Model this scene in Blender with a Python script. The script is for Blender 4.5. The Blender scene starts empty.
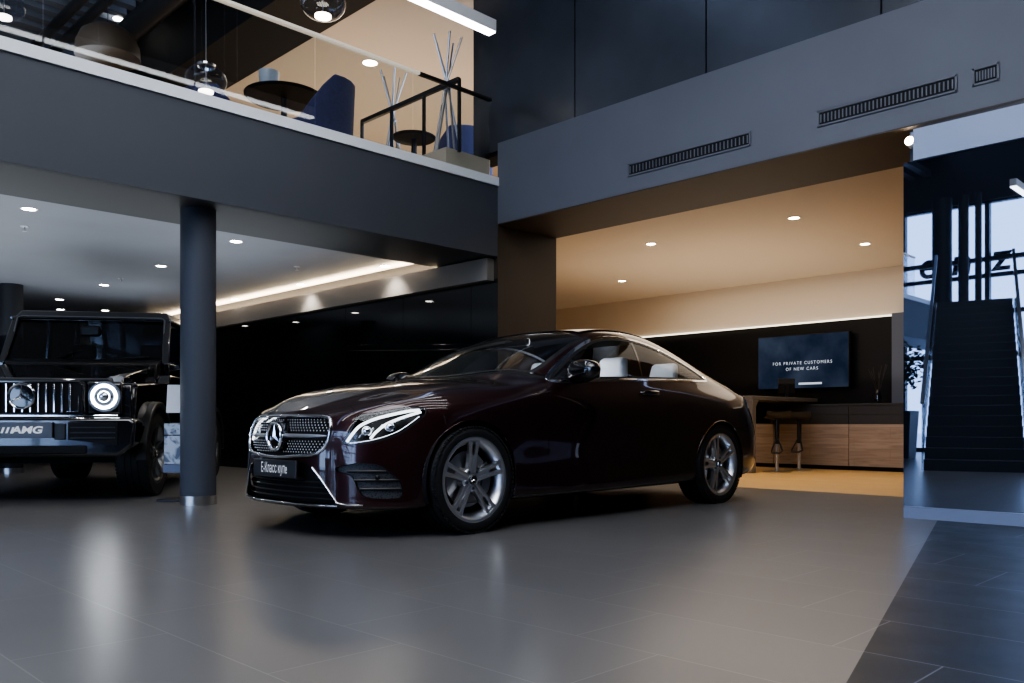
import bpy, bmesh, math, random
import numpy as np
from mathutils import Vector, Matrix
random.seed(7)
PI = math.pi
scene = bpy.context.scene
COL = scene.collection

# ---------------------------------------------------------------- materials
def new_mat(name):
    m = bpy.data.materials.new(name); m.use_nodes = True
    nt = m.node_tree; nt.nodes.clear()
    out = nt.nodes.new('ShaderNodeOutputMaterial')
    return m, nt, out

def pbr(name, color, rough=0.5, metal=0.0, coat=0.0, spec=0.5, noise=0.0, nscale=8.0, bump=0.0, bscale=60.0, emit=None, estr=0.0, sheen=0.0, coat_rough=0.03):
    m, nt, out = new_mat(name)
    b = nt.nodes.new('ShaderNodeBsdfPrincipled')
    b.inputs['Base Color'].default_value = (*color, 1)
    b.inputs['Roughness'].default_value = rough
    b.inputs['Metallic'].default_value = metal
    b.inputs['Coat Weight'].default_value = coat
    b.inputs['Coat Roughness'].default_value = coat_rough
    b.inputs['Specular IOR Level'].default_value = spec
    if sheen: b.inputs['Sheen Weight'].default_value = sheen
    if emit:
        b.inputs['Emission Color'].default_value = (*emit, 1)
        b.inputs['Emission Strength'].default_value = estr
    if noise > 0 or bump > 0:
        tc = nt.nodes.new('ShaderNodeTexCoord')
        if noise > 0:
            n = nt.nodes.new('ShaderNodeTexNoise'); n.inputs['Scale'].default_value = nscale
            n.inputs['Detail'].default_value = 5
            nt.links.new(tc.outputs['Object'], n.inputs['Vector'])
            r = nt.nodes.new('ShaderNodeValToRGB')
            r.color_ramp.elements[0].position = 0.3; r.color_ramp.elements[1].position = 0.7
            r.color_ramp.elements[0].color = (*[c*(1-noise) for c in color], 1)
            r.color_ramp.elements[1].color = (*[min(1, c*(1+noise)) for c in color], 1)
            nt.links.new(n.outputs['Fac'], r.inputs['Fac'])
            nt.links.new(r.outputs['Color'], b.inputs['Base Color'])
        if bump > 0:
            n2 = nt.nodes.new('ShaderNodeTexNoise'); n2.inputs['Scale'].default_value = bscale
            n2.inputs['Detail'].default_value = 4
            nt.links.new(tc.outputs['Object'], n2.inputs['Vector'])
            bp = nt.nodes.new('ShaderNodeBump'); bp.inputs['Strength'].default_value = bump
            bp.inputs['Distance'].default_value = 0.01
            nt.links.new(n2.outputs['Fac'], bp.inputs['Height'])
            nt.links.new(bp.outputs['Normal'], b.inputs['Normal'])
    nt.links.new(b.outputs['BSDF'], out.inputs['Surface'])
    return m

def emis(name, color, strength):
    m, nt, out = new_mat(name)
    e = nt.nodes.new('ShaderNodeEmission')
    e.inputs['Color'].default_value = (*color, 1); e.inputs['Strength'].default_value = strength
    nt.links.new(e.outputs['Emission'], out.inputs['Surface'])
    return m

def thin_glass(name, tint=(0.9, 0.95, 1.0), ior=1.5, rough=0.0, refl=(1, 1, 1), extra=0.0):
    m, nt, out = new_mat(name)
    t = nt.nodes.new('ShaderNodeBsdfTransparent'); t.inputs['Color'].default_value = (*tint, 1)
    g = nt.nodes.new('ShaderNodeBsdfGlossy'); g.inputs['Roughness'].default_value = rough
    g.inputs['Color'].default_value = (*refl, 1)
    lw = nt.nodes.new('ShaderNodeLayerWeight'); lw.inputs['Blend'].default_value = 0.5
    mx = nt.nodes.new('ShaderNodeMixShader')
    pw_ = nt.nodes.new('ShaderNodeMath'); pw_.operation = 'POWER'; pw_.inputs[1].default_value = 5.0
    f0 = ((ior-1)/(ior+1))**2+extra
    ma = nt.nodes.new('ShaderNodeMath'); ma.operation = 'MULTIPLY_ADD'; ma.inputs[1].default_value = 1-f0; ma.inputs[2].default_value = f0
    nt.links.new(lw.outputs['Facing'], pw_.inputs[0]); nt.links.new(pw_.outputs[0], ma.inputs[0]); nt.links.new(ma.outputs[0], mx.inputs['Fac'])
    nt.links.new(t.outputs[0], mx.inputs[1]); nt.links.new(g.outputs[0], mx.inputs[2])
    nt.links.new(mx.outputs[0], out.inputs['Surface'])
    return m

# ---------------------------------------------------------------- mesh building
class MB:
    def __init__(s): s.v = []; s.f = []
    def add(s, vs, fs):
        n = len(s.v); s.v += [tuple(map(float, p)) for p in vs]; s.f += [tuple(i+n for i in f) for f in fs]; return s
    def box(s, x0, x1, y0, y1, z0, z1):
        vs = [(x0,y0,z0),(x1,y0,z0),(x1,y1,z0),(x0,y1,z0),(x0,y0,z1),(x1,y0,z1),(x1,y1,z1),(x0,y1,z1)]
        return s.add(vs, [(0,3,2,1),(4,5,6,7),(0,1,5,4),(1,2,6,5),(2,3,7,6),(3,0,4,7)])
    def hexa(s, bot, top):   # two quads
        return s.add(list(bot)+list(top), [(0,3,2,1),(4,5,6,7),(0,1,5,4),(1,2,6,5),(2,3,7,6),(3,0,4,7)])
    def bar(s, p, q, w, h=None, up=(0,0,1)):
        h = h or w
        p = Vector(p); q = Vector(q); d = (q-p).normalized(); u = Vector(up)
        if abs(d.dot(u)) > 0.98: u = Vector((1,0,0))
        r = d.cross(u).normalized(); u = r.cross(d).normalized()
        r *= w/2; u *= h/2
        return s.hexa([p-r-u, p+r-u, p+r+u, p-r+u][::-1], [q-r-u, q+r-u, q+r+u, q-r+u][::-1])
    def tube(s, path, rad, n=8, caps=True, closed=False):
        path = [Vector(p) for p in path]; m = len(path)
        rads = rad if isinstance(rad, (list, tuple)) else [rad]*m
        dirs = []
        for i in range(m):
            if closed: d = path[(i+1) % m]-path[i-1]
            elif i == 0: d = path[1]-path[0]
            elif i == m-1: d = path[-1]-path[-2]
            else: d = path[i+1]-path[i-1]
            dirs.append(d.normalized())
        u = Vector((0,0,1))
        if abs(dirs[0].dot(u)) > 0.9: u = Vector((1,0,0))
        base = len(s.v); vs = []
        for i in range(m):
            d = dirs[i]; u = (u - d*u.dot(d))
            if u.length < 1e-6: u = d.orthogonal()
            u.normalize(); r = d.cross(u)
            for k in range(n):
                a = 2*PI*k/n; vs.append(path[i] + (u*math.cos(a)+r*math.sin(a))*rads[i])
        fs = []
        for i in range(m if closed else m-1):
            j = (i+1) % m
            for k in range(n):
                k2 = (k+1) % n; fs.append((i*n+k, i*n+k2, j*n+k2, j*n+k))
        if caps and not closed:
            fs.append(tuple(range(n))[::-1]); fs.append(tuple((m-1)*n+k for k in range(n)))
        return s.add(vs, fs)
    def lathe(s, prof, n=32, axis='z', c=(0,0,0), closed=False, a0=0.0):
        # prof: list of (r, h) ; axis direction
        vs = []; m = len(prof)
        for (r, h) in prof:
            for k in range(n):
                a = a0+2*PI*k/n; x, y = r*math.cos(a), r*math.sin(a)
                p = (x, y, h) if axis == 'z' else ((x, h, y) if axis == 'y' else (h, x, y))
                vs.append((p[0]+c[0], p[1]+c[1], p[2]+c[2]))
        fs = []
        for i in range(m if closed else m-1):
            j = (i+1) % m
            for k in range(n):
                k2 = (k+1) % n
                f = (i*n+k, i*n+k2, j*n+k2, j*n+k)
                fs.append(f if axis != 'y' else f[::-1])
        if not closed:
            if prof[0][0] > 1e-6: fs.append(tuple(range(n))[::-1])
            if prof[-1][0] > 1e-6: fs.append(tuple((m-1)*n+k for k in range(n)))
        return s.add(vs, fs)
    def cyl(s, c, r, h, axis='z', n=24):
        return s.lathe([(r,0),(r,h)], n, axis, c)
    def prism(s, pts, d, axis='y'):
        # pts polygon of 2D coords, extruded d0..d1 along axis
        d0, d1 = d; n = len(pts)
        def P(a, b, c):
            return (a, c, b) if axis == 'y' else ((c, a, b) if axis == 'x' else (a, b, c))
        vs = [P(a,b,d0) for a,b in pts] + [P(a,b,d1) for a,b in pts]
        fs = [tuple(range(n)), tuple(range(n, 2*n))[::-1]]
        for i in range(n):
            j = (i+1) % n; fs.append((i, i+n, j+n, j))
        return s.add(vs, fs)
    def sphere(s, c, r, n=16, sx=1, sy=1, sz=1):
        prof = [(r*math.sin(PI*i/n), -r*math.cos(PI*i/n)) for i in range(n+1)]
        b = len(s.v); s.lathe(prof, 2*n, 'z')
        for i in range(b, len(s.v)):
            x, y, z = s.v[i]; s.v[i] = (x*sx+c[0], y*sy+c[1], z*sz+c[2])
        return s
    def xf(s, M, start=0):
        for i in range(start, len(s.v)):
            s.v[i] = tuple(M @ Vector(s.v[i]))
        return s
    def build(s, name, mat, parent=None, bevel=0.0, seg=2, smooth=35, recalc=True, sub=0):
        me = bpy.data.meshes.new(name)
        me.from_pydata(s.v, [], s.f); me.update()
        if recalc:
            bm = bmesh.new(); bm.from_mesh(me)
            bmesh.ops.remove_doubles(bm, verts=bm.verts, dist=1e-5)
            bmesh.ops.recalc_face_normals(bm, faces=bm.faces)
            bm.to_mesh(me); bm.free()
        if smooth:
            me.shade_smooth()
            if smooth < 180: me.set_sharp_from_angle(angle=math.radians(smooth))
        o = bpy.data.objects.new(name, me); COL.objects.link(o)
        if mat: me.materials.append(mat)
        if parent: o.parent = parent
        if bevel:
            md = o.modifiers.new('bevel', 'BEVEL'); md.width = bevel; md.segments = seg
            md.limit_method = 'ANGLE'; md.angle_limit = math.radians(40); md.harden_normals = False
        if sub:
            md = o.modifiers.new('sub', 'SUBSURF'); md.levels = sub; md.render_levels = sub
        return o

def tag(o, label=None, cat=None, group=None, kind=None):
    if label: o['label'] = label
    if cat: o['category'] = cat
    if group: o['group'] = group
    if kind: o['kind'] = kind
    return o

def thing(name, label, cat, loc=(0,0,0), rz=0.0, group=None):
    o = bpy.data.objects.new(name, None); COL.objects.link(o)
    o.empty_display_size = 0.1
    o.location = loc; o.rotation_euler = (0, 0, rz)
    return tag(o, label, cat, group)

def struct(name, mb, mat, bevel=0.0, smooth=35, label=None):
    o = mb.build(name, mat, None, bevel, smooth=smooth)
    return tag(o, label, None, None, 'structure')

def copy_tree(o, parent=None):
    c = o.copy(); COL.objects.link(c)
    if parent is not None: c.parent = parent
    for ch in [k for k in list(bpy.data.objects) if k.parent is o]:
        copy_tree(ch, c)
    return c

def text_mb(body, size, M, font_xscale=1.0, shear=0.0, extrude=0.0, spacing=1.0, align='CENTER', bold=0.0):
    cu = bpy.data.curves.new('txt', 'FONT'); cu.body = body; cu.size = size
    cu.align_x = align; cu.align_y = 'CENTER'; cu.shear = shear; cu.extrude = extrude
    cu.space_character = spacing; cu.offset = bold; cu.resolution_u = 6
    o = bpy.data.objects.new('txt', cu); COL.objects.link(o)
    bpy.context.view_layer.update()
    me = bpy.data.meshes.new_from_object(o.evaluated_get(bpy.context.evaluated_depsgraph_get()))
    mb = MB(); S = Matrix.Diagonal((font_xscale, 1, 1, 1))
    me.calc_loop_triangles()
    mb.add([M @ S @ v.co for v in me.vertices], [tuple(p.vertices) for p in me.loop_triangles])
    bpy.data.objects.remove(o); bpy.data.meshes.remove(me); bpy.data.curves.remove(cu)
    return mb

# picture measurement helpers used while surveying the room (camera at origin, looking along +x+y)
FPX, CAMH, HOR = 850.0, 0.685, 424.0
def on_x(px, py, x):
    t = (px-512)/FPX; Y = x*2**.5/(1+t)
    return (x, x*(1-t)/(1+t), CAMH+(HOR-py)/FPX*Y)
def on_y(px, py, y):
    t = (px-512)/FPX; Y = y*2**.5/(1-t)
    return (y*(1+t)/(1-t), y, CAMH+(HOR-py)/FPX*Y)
def on_z(px, py, z):
    t = (px-512)/FPX; Y = (z-CAMH)*FPX/(HOR-py)
    return ((1+t)*Y/2**.5, (1-t)*Y/2**.5, z)
def on_d(px, py, Y):
    t = (px-512)/FPX
    return ((1+t)*Y/2**.5, (1-t)*Y/2**.5, CAMH+(HOR-py)/FPX*Y)

def area(name, loc, rot, sx, sy, power, color=(1,1,1), spread=180):
    l = bpy.data.lights.new(name, 'AREA'); l.shape = 'RECTANGLE'; l.size = sx; l.size_y = sy
    l.energy = power; l.color = color; l.spread = math.radians(spread)
    o = bpy.data.objects.new(name, l); COL.objects.link(o); o.location = loc; o.rotation_euler = rot
    return o
def spot(name, loc, target, power, color=(1,1,1), angle=90, blend=0.6, radius=0.04):
    l = bpy.data.lights.new(name, 'SPOT'); l.energy = power; l.color = color
    l.spot_size = math.radians(angle); l.spot_blend = blend; l.shadow_soft_size = radius
    o = bpy.data.objects.new(name, l); COL.objects.link(o); o.location = loc
    o.rotation_euler = (Vector(target)-Vector(loc)).to_track_quat('-Z', 'Y').to_euler()
    return o
# ================================================================ camera and view
cd = bpy.data.cameras.new('camera'); cam = bpy.data.objects.new('camera', cd); COL.objects.link(cam)
cd.sensor_width = 36; cd.lens = FPX/1024*36; cd.shift_y = (HOR-341.5)/1024
cam.location = (0, 0, CAMH); cam.rotation_euler = (PI/2, 0, -PI/4)
cd.clip_start = 0.05; cd.clip_end = 200
scene.camera = cam
scene.view_settings.view_transform = 'AgX'
try: scene.view_settings.look = 'AgX - Medium High Contrast'
except Exception: pass
scene.view_settings.exposure = 0.85
scene.cycles.use_denoising = True
scene.cycles.max_bounces = 10; scene.cycles.diffuse_bounces = 4; scene.cycles.glossy_bounces = 6
scene.cycles.transparent_max_bounces = 16; scene.cycles.sample_clamp_indirect = 4.0
scene.cycles.caustics_reflective = False; scene.cycles.caustics_refractive = False

# ================================================================ world: cool overcast daylight outside the glazed front
w = bpy.data.worlds.new('sky'); scene.world = w; w.use_nodes = True
wn = w.node_tree; wn.nodes.clear()
wo = wn.nodes.new('ShaderNodeOutputWorld'); bg = wn.nodes.new('ShaderNodeBackground')
tc = wn.nodes.new('ShaderNodeTexCoord'); sx = wn.nodes.new('ShaderNodeSeparateXYZ'); rp = wn.nodes.new('ShaderNodeValToRGB')
rp.color_ramp.elements[0].position = 0.0; rp.color_ramp.elements[0].color = (0.62, 0.70, 0.90, 1)
rp.color_ramp.elements[1].position = 0.7; rp.color_ramp.elements[1].color = (0.36, 0.50, 0.92, 1)
wn.links.new(tc.outputs['Generated'], sx.inputs[0]); wn.links.new(sx.outputs['Z'], rp.inputs['Fac'])
wn.links.new(rp.outputs['Color'], bg.inputs['Color']); bg.inputs['Strength'].default_value = 2.2
wn.links.new(bg.outputs[0], wo.inputs['Surface'])

# ================================================================ surface materials
def tile_mat(name, c0, c1, grout, rough0, rough1, spec=0.5):
    m, nt, out = new_mat(name); L = nt.links
    def math_(op, a, b=None):
        n = nt.nodes.new('ShaderNodeMath'); n.operation = op
        for i, v in enumerate((a, b)):
            if v is None: continue
            if isinstance(v, (int, float)): n.inputs[i].default_value = v
            else: L.new(v, n.inputs[i])
        return n.outputs[0]
    tcd = nt.nodes.new('ShaderNodeTexCoord'); sp = nt.nodes.new('ShaderNodeSeparateXYZ'); L.new(tcd.outputs['Object'], sp.inputs[0])
    rx = math_('DIVIDE', math_('ADD', sp.outputs['X'], 0.46*20-3.01+0.0), 0.46)
    row = math_('FLOOR', rx); fx = math_('FRACT', rx)
    ry = math_('DIVIDE', math_('ADD', math_('ADD', sp.outputs['Y'], 19.0-0.834), math_('MULTIPLY', math_('SUBTRACT', row, 19.0), -0.322)), 0.966)
    fy = math_('FRACT', ry); col = math_('FLOOR', ry)
    g = math_('MAXIMUM', math_('LESS_THAN', fx, 0.011), math_('LESS_THAN', fy, 0.0052))
    cmb = nt.nodes.new('ShaderNodeCombineXYZ'); L.new(row, cmb.inputs[0]); L.new(col, cmb.inputs[1])
    wnz = nt.nodes.new('ShaderNodeTexWhiteNoise'); wnz.noise_dimensions = '2D'; L.new(cmb.outputs[0], wnz.inputs['Vector'])
    n1 = nt.nodes.new('ShaderNodeTexNoise'); n1.inputs['Scale'].default_value = 3.5; n1.inputs['Detail'].default_value = 4; n1.inputs['Roughness'].default_value = 0.5
    L.new(tcd.outputs['Object'], n1.inputs['Vector'])
    f = math_('ADD', math_('MULTIPLY', wnz.outputs['Value'], 0.30), math_('MULTIPLY', n1.outputs['Fac'], 0.75))
    mr = nt.nodes.new('ShaderNodeValToRGB'); L.new(f, mr.inputs['Fac'])
    mr.color_ramp.elements[0].position = 0.25; mr.color_ramp.elements[0].color = (*c0, 1)
    mr.color_ramp.elements[1].position = 0.85; mr.color_ramp.elements[1].color = (*c1, 1)
    mx = nt.nodes.new('ShaderNodeMix'); mx.data_type = 'RGBA'; L.new(g, mx.inputs['Factor'])
    L.new(mr.outputs['Color'], mx.inputs[6]); mx.inputs[7].default_value = (*grout, 1)
    b = nt.nodes.new('ShaderNodeBsdfPrincipled'); L.new(mx.outputs[2], b.inputs['Base Color']); b.inputs['Specular IOR Level'].default_value = spec
    rr = nt.nodes.new('ShaderNodeMapRange'); L.new(n1.outputs['Fac'], rr.inputs['Value'])
    rr.inputs['From Min'].default_value = 0.3; rr.inputs['From Max'].default_value = 0.7
    rr.inputs['To Min'].default_value = rough0; rr.inputs['To Max'].default_value = rough1
    L.new(rr.outputs[0], b.inputs['Roughness'])
    n2 = nt.nodes.new('ShaderNodeTexNoise'); n2.inputs['Scale'].default_value = 14; n2.inputs['Detail'].default_value = 1
    L.new(tcd.outputs['Object'], n2.inputs['Vector'])
    h = math_('SUBTRACT', math_('MULTIPLY', n2.outputs['Fac'], 0.12), math_('MULTIPLY', g, 0.5))
    bp = nt.nodes.new('ShaderNodeBump'); bp.inputs['Strength'].default_value = 0.035; bp.inputs['Distance'].default_value = 0.01
    L.new(h, bp.inputs['Height']); L.new(bp.outputs[0], b.inputs['Normal'])
    L.new(b.outputs[0], out.inputs['Surface'])
    return m

def wood_mat(name, ca, cb, cc, along='y', pw=0.12, pl=1.6, rough=0.35, coat=0.2):
    m, nt, out = new_mat(name); L = nt.links
    tcd = nt.nodes.new('ShaderNodeTexCoord'); mp = nt.nodes.new('ShaderNodeMapping'); L.new(tcd.outputs['Object'], mp.inputs['Vector'])
    if along == 'y': mp.inputs['Rotation'].default_value = (0, 0, PI/2)
    if along == 'cab': mp.inputs['Rotation'].default_value = (0, PI/2, PI/2)
    br = nt.nodes.new('ShaderNodeTexBrick'); L.new(mp.outputs[0], br.inputs['Vector'])
    br.inputs['Scale'].default_value = 1; br.inputs['Brick Width'].default_value = pl; br.inputs['Row Height'].default_value = pw
    br.inputs['Mortar Size'].default_value = 0.0012; br.inputs['Color1'].default_value = (*ca, 1); br.inputs['Color2'].default_value = (*cb, 1)
    br.inputs['Mortar'].default_value = (*[c*0.45 for c in cc], 1); br.offset = 0.37; br.inputs['Bias'].default_value = 0.0
    mp2 = nt.nodes.new('ShaderNodeMapping'); L.new(mp.outputs[0], mp2.inputs['Vector']); mp2.inputs['Scale'].default_value = (1.2, 14, 14)
    n = nt.nodes.new('ShaderNodeTexNoise'); n.inputs['Scale'].default_value = 1.6; n.inputs['Detail'].default_value = 7; n.inputs['Distortion'].default_value = 0.8
    L.new(mp2.outputs[0], n.inputs['Vector'])
    mx = nt.nodes.new('ShaderNodeMix'); mx.data_type = 'RGBA'; mx.blend_type = 'MIX'
    r = nt.nodes.new('ShaderNodeMapRange'); L.new(n.outputs['Fac'], r.inputs['Value']); r.inputs['From Min'].default_value = 0.42; r.inputs['From Max'].default_value = 0.75
    L.new(r.outputs[0], mx.inputs['Factor']); L.new(br.outputs['Color'], mx.inputs[6]); mx.inputs[7].default_value = (*cc, 1)
    b = nt.nodes.new('ShaderNodeBsdfPrincipled'); L.new(mx.outputs[2], b.inputs['Base Color'])
    b.inputs['Roughness'].default_value = rough; b.inputs['Coat Weight'].default_value = coat; b.inputs['Coat Roughness'].default_value = 0.2
    L.new(b.outputs[0], out.inputs['Surface'])
    return m

M = {}
M['tile'] = tile_mat('grey_stone_tile', (0.103, 0.101, 0.104), (0.124, 0.121, 0.122), (0.185, 0.18, 0.178), 0.282, 0.305)
M['tile_dark'] = tile_mat('dark_slate_tile', (0.011, 0.013, 0.018), (0.018, 0.021, 0.028), (0.13, 0.145, 0.18), 0.36, 0.44, 0.28)
M['wood_floor'] = wood_mat('oak_plank_floor', (0.62, 0.40, 0.16), (0.70, 0.46, 0.20), (0.50, 0.30, 0.12))
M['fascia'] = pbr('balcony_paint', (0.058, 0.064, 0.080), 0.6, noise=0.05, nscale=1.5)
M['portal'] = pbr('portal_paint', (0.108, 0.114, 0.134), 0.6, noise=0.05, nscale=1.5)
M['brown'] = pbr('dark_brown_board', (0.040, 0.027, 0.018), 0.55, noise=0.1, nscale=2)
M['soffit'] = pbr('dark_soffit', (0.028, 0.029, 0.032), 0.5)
M['strip'] = pbr('pale_edge_strip', (0.82, 0.85, 0.88), 0.4)
M['ceiling_grey'] = pbr('grey_ceiling', (0.26, 0.27, 0.30), 0.45, noise=0.12, nscale=0.6)
M['ceiling_warm'] = pbr('beige_ceiling', (0.60, 0.525, 0.43), 0.55)
M['beige'] = pbr('beige_wall', (0.60, 0.535, 0.45), 0.6)
M['black_glass'] = pbr('black_glass_panel', (0.004, 0.005, 0.006), 0.03, spec=0.5, coat=0.0)
M['black_panel'] = pbr('black_satin_panel', (0.036, 0.041, 0.050), 0.26, spec=0.8, noise=0.3, nscale=1.0)
M['black_matt'] = pbr('black_matt', (0.005, 0.005, 0.006), 0.7, spec=.3)
M['dark_wall'] = pbr('dark_hall_wall', (0.03, 0.034, 0.042), 0.6)
M['bulk'] = pbr('greige_bulkhead', (0.20, 0.18, 0.16), 0.5)
M['steel'] = pbr('brushed_steel', (0.62, 0.62, 0.62), 0.28, metal=1.0)
M['chrome'] = pbr('chrome', (0.85, 0.86, 0.88), 0.07, metal=1.0)
M['black_metal'] = pbr('black_metal', (0.012, 0.012, 0.014), 0.35)
M['column'] = pbr('column_paint', (0.052, 0.060, 0.082), 0.62, bump=0.05, bscale=90)
M['white'] = pbr('white_plastic', (0.75, 0.76, 0.78), 0.4)
M['lamp'] = emis('lamp_white', (1.0, 0.93, 0.82), 26)
M['lamp_warm'] = emis('lamp_warm', (1.0, 0.80, 0.55), 22)
M['led_warm'] = emis('led_strip_warm', (1.0, 0.78, 0.50), 11)
M['led_white'] = emis('led_strip_white', (0.95, 0.97, 1.0), 7)
M['rail_glass'] = thin_glass('railing_glass', (0.80, 0.82, 0.83), 1.4)
M['sky_glass'] = thin_glass('facade_glass', (0.80, 0.88, 0.98), 1.3)

# ================================================================ the setting
XB, YB = 6.43, 6.65              # portal / panel wall plane, balcony front plane
struct('floor', MB().box(-9.5, XB+1.82, -9, 16.2, -0.12, 0), M['tile'])
# dark slate field by the entrance, its edge runs at a slant
pts = [(6.40, 2.13), (2.20, 0.96), (-2.5, -0.35), (-9.5, -2.3), (-9.5, -9), (6.40, -9)]
struct('floor_entrance', MB().prism(pts, (-0.02, 0.0015), 'z'), M['tile_dark'])
struct('floor_alcove', MB().box(XB+1.82, 13.0, 2.42, 14.0, -0.12, 0.001), M['wood_floor'])

# balcony: painted front, pale edge strip, dark beam soffit, ceiling below
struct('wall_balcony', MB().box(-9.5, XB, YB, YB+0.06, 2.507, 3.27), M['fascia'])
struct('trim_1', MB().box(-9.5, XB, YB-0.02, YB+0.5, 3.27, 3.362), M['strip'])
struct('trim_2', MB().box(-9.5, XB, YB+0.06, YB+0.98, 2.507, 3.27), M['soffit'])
struct('ceiling_lower', MB().box(-9.5, XB, YB+0.98, 16.2, 2.62, 3.27), M['ceiling_grey'])
struct('floor_upper', MB().box(-9.5, 13, YB+0.5, 16.2, 3.27, 3.345), M['wood_floor'])
# raised pale step by the end of the balcony
struct('trim_3', MB().box(5.95, XB+0.17, 6.95, 9.0, 3.345, 3.66), pbr('pale_step', (.95,.80,.58), .6))
# black glass wall below, greige bulkhead with a cove light
mb = MB()
ys = [YB, 7.08, 8.32, 9.56, 10.80, 12.04, 13.28, 14.52, 16.2]
for a, b in zip(ys[:-1], ys[1:]): mb.box(XB, XB+0.03, a+0.003, b-0.003, 0.0, 2.27)
struct('wall_left', mb, M['black_glass'])
struct('wall_left_core', MB().box(XB+0.03, XB+0.2, YB+0.4, 16.2, 0, 3.27), M['black_matt'])
struct('trim_4', MB().box(XB-0.10, XB+0.03, YB+0.062, 16.2, 2.25, 2.49), M['bulk'])
struct('wall_back', MB().box(-9.5, XB+6.6, 16.2, 16.4, 0, 8), M['dark_wall'])

# the deep portal of the customer alcove
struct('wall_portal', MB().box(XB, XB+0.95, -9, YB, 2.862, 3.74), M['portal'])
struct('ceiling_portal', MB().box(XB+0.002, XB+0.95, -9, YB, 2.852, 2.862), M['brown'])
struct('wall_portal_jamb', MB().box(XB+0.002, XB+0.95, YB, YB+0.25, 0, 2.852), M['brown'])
struct('wall_alcove_left', MB().box(XB+0.95, 13, 14.0, 14.2, 0, 3.0), M['beige'])
struct('ceiling_alcove', MB().box(XB+0.95, 13, 2.42, 14.2, 2.985, 3.0), M['ceiling_warm'])
struct('wall_alcove_front', MB().box(XB+0.8, XB+0.95, YB+0.25, 14.2, 0, 2.985), M['beige'])
struct('wall_alcove_right', MB().box(6.62, 13, 2.30, 2.40, 0, 2.985), M['dark_wall'])
struct('wall_alcove_back', MB().box(12.9, 13.05, 2.42, 14.0, 0, 2.985), pbr('black_back_wall', (.004,.004,.005), .35, spec=.25))
struct('trim_5', MB().box(12.72, 12.9, 2.42, 14.0, 2.285, 2.985), M['beige'])
struct('trim_6', MB().box(12.55, 12.9, 4.35, 4.80, 0, 2.285), pbr('blue_grey_pilaster', (0.06, 0.075, 0.11), 0.5))

# black panels above the portal
mb = MB()
pw = 0.234*6.6
for k in range(-5, 1):
    b = 7.235+k*pw
    mb.box(6.6, 6.63, b-pw+0.008, b-0.008, 3.74, 8.0)
struct('wall_upper', mb, M['black_panel'])
struct('wall_upper_core', MB().box(6.63, 6.9, -2, 7.235, 3.7, 8.0), M['black_matt'])
struct('wall_right', MB().box(6.63, 6.8, -9, -2, 3.7, 8.0), M['dark_wall'])
struct('ceiling', MB().box(-9.5, 6.9, -9, 7.2, 8.0, 8.2), M['dark_wall'])
struct('wall_front', MB().box(-9.5, 6.6, -9.2, -9, 0, 8.0), M['dark_wall'])
# upper storey: warm ceiling to the right, dark services void to the left
xw = on_z(300, 45.2, 5.75)[0]
struct('ceiling_upper', MB().box(xw+.002, 13, 7.2, 16.2, 5.75, 5.9), M['ceiling_warm'])
struct('wall_upper_back', MB().box(xw, 13, 15.4, 15.6, 3.3, 5.75), M['beige'])
struct('wall_upper_right', MB().box(12.8, 13, 7.2, 15.6, 3.3, 5.75), M['beige'])
struct('beam_upper', MB().box(xw-0.85, xw, 7.2, 16.2, 5.75, 6.6), M['black_matt'])
mb = MB()
for k in range(24):
    mb.box(-9.4, xw-1.2, 7.4+k*0.34, 7.56+k*0.34, 6.7, 6.85)
struct('ceiling_slats', mb, pbr('grey_slats', (0.16, 0.18, 0.22), 0.5))
struct('wall_upper_left', MB().box(-9.5, 1.9, 12.4, 12.5, 3.345, 7.3), pbr('blue_grey_partition', (.11,.125,.17), .4))
area('void_up', (1.0, 10.0, 4.6), (PI, 0, 0), 5, 4, 110, (.8, .88, 1.0))  # fill light added to lift the slats from below
area('void_front', (0.0, 8.4, 5.4), (PI/2, 0, 0), 4, 1.5, 45, (.8, .86, 1.0))  # second added fill, brightens the partition
struct('ceiling_void', MB().box(-9.5, xw, 7.2, 16.2, 7.3, 7.4), M['dark_wall'])

# mirror-finished glass partition right of the alcove
o = struct('trim_7', MB().box(XB-0.01, XB+0.06, -9, 2.372, 0, 0.085), pbr('blue_grey_plinth', (0.20, 0.24, 0.36), 0.35))
mm, nt, out = new_mat('smoked_mirror_glass')
g1 = nt.nodes.new('ShaderNodeBsdfGlossy'); g1.inputs['Roughness'].default_value = 0.012; g1.inputs['Color'].default_value = (0.29, 0.32, 0.385, 1)
d1 = nt.nodes.new('ShaderNodeBsdfDiffuse'); d1.inputs['Color'].default_value = (0.035, 0.046, 0.072, 1)
x1 = nt.nodes.new('ShaderNodeMixShader'); x1.inputs[0].default_value = 0.86
nt.links.new(d1.outputs[0], x1.inputs[1]); nt.links.new(g1.outputs[0], x1.inputs[2]); nt.links.new(x1.outputs[0], out.inputs['Surface'])
struct('wall_mirror', MB().box(XB+0.02, XB+0.05, -9, 2.382, 0.085, 2.60), mm)
struct('wall_mirror_core', MB().box(XB+0.05, XB+0.19, -9, 2.36, 0.085, 2.60), M['black_matt'])
struct('trim_8', MB().box(XB-0.005, XB+0.06, -9, 2.305, 2.60, 2.825), pbr('blue_grey_transom', (0.30, 0.36, 0.50), 0.3))

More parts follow.
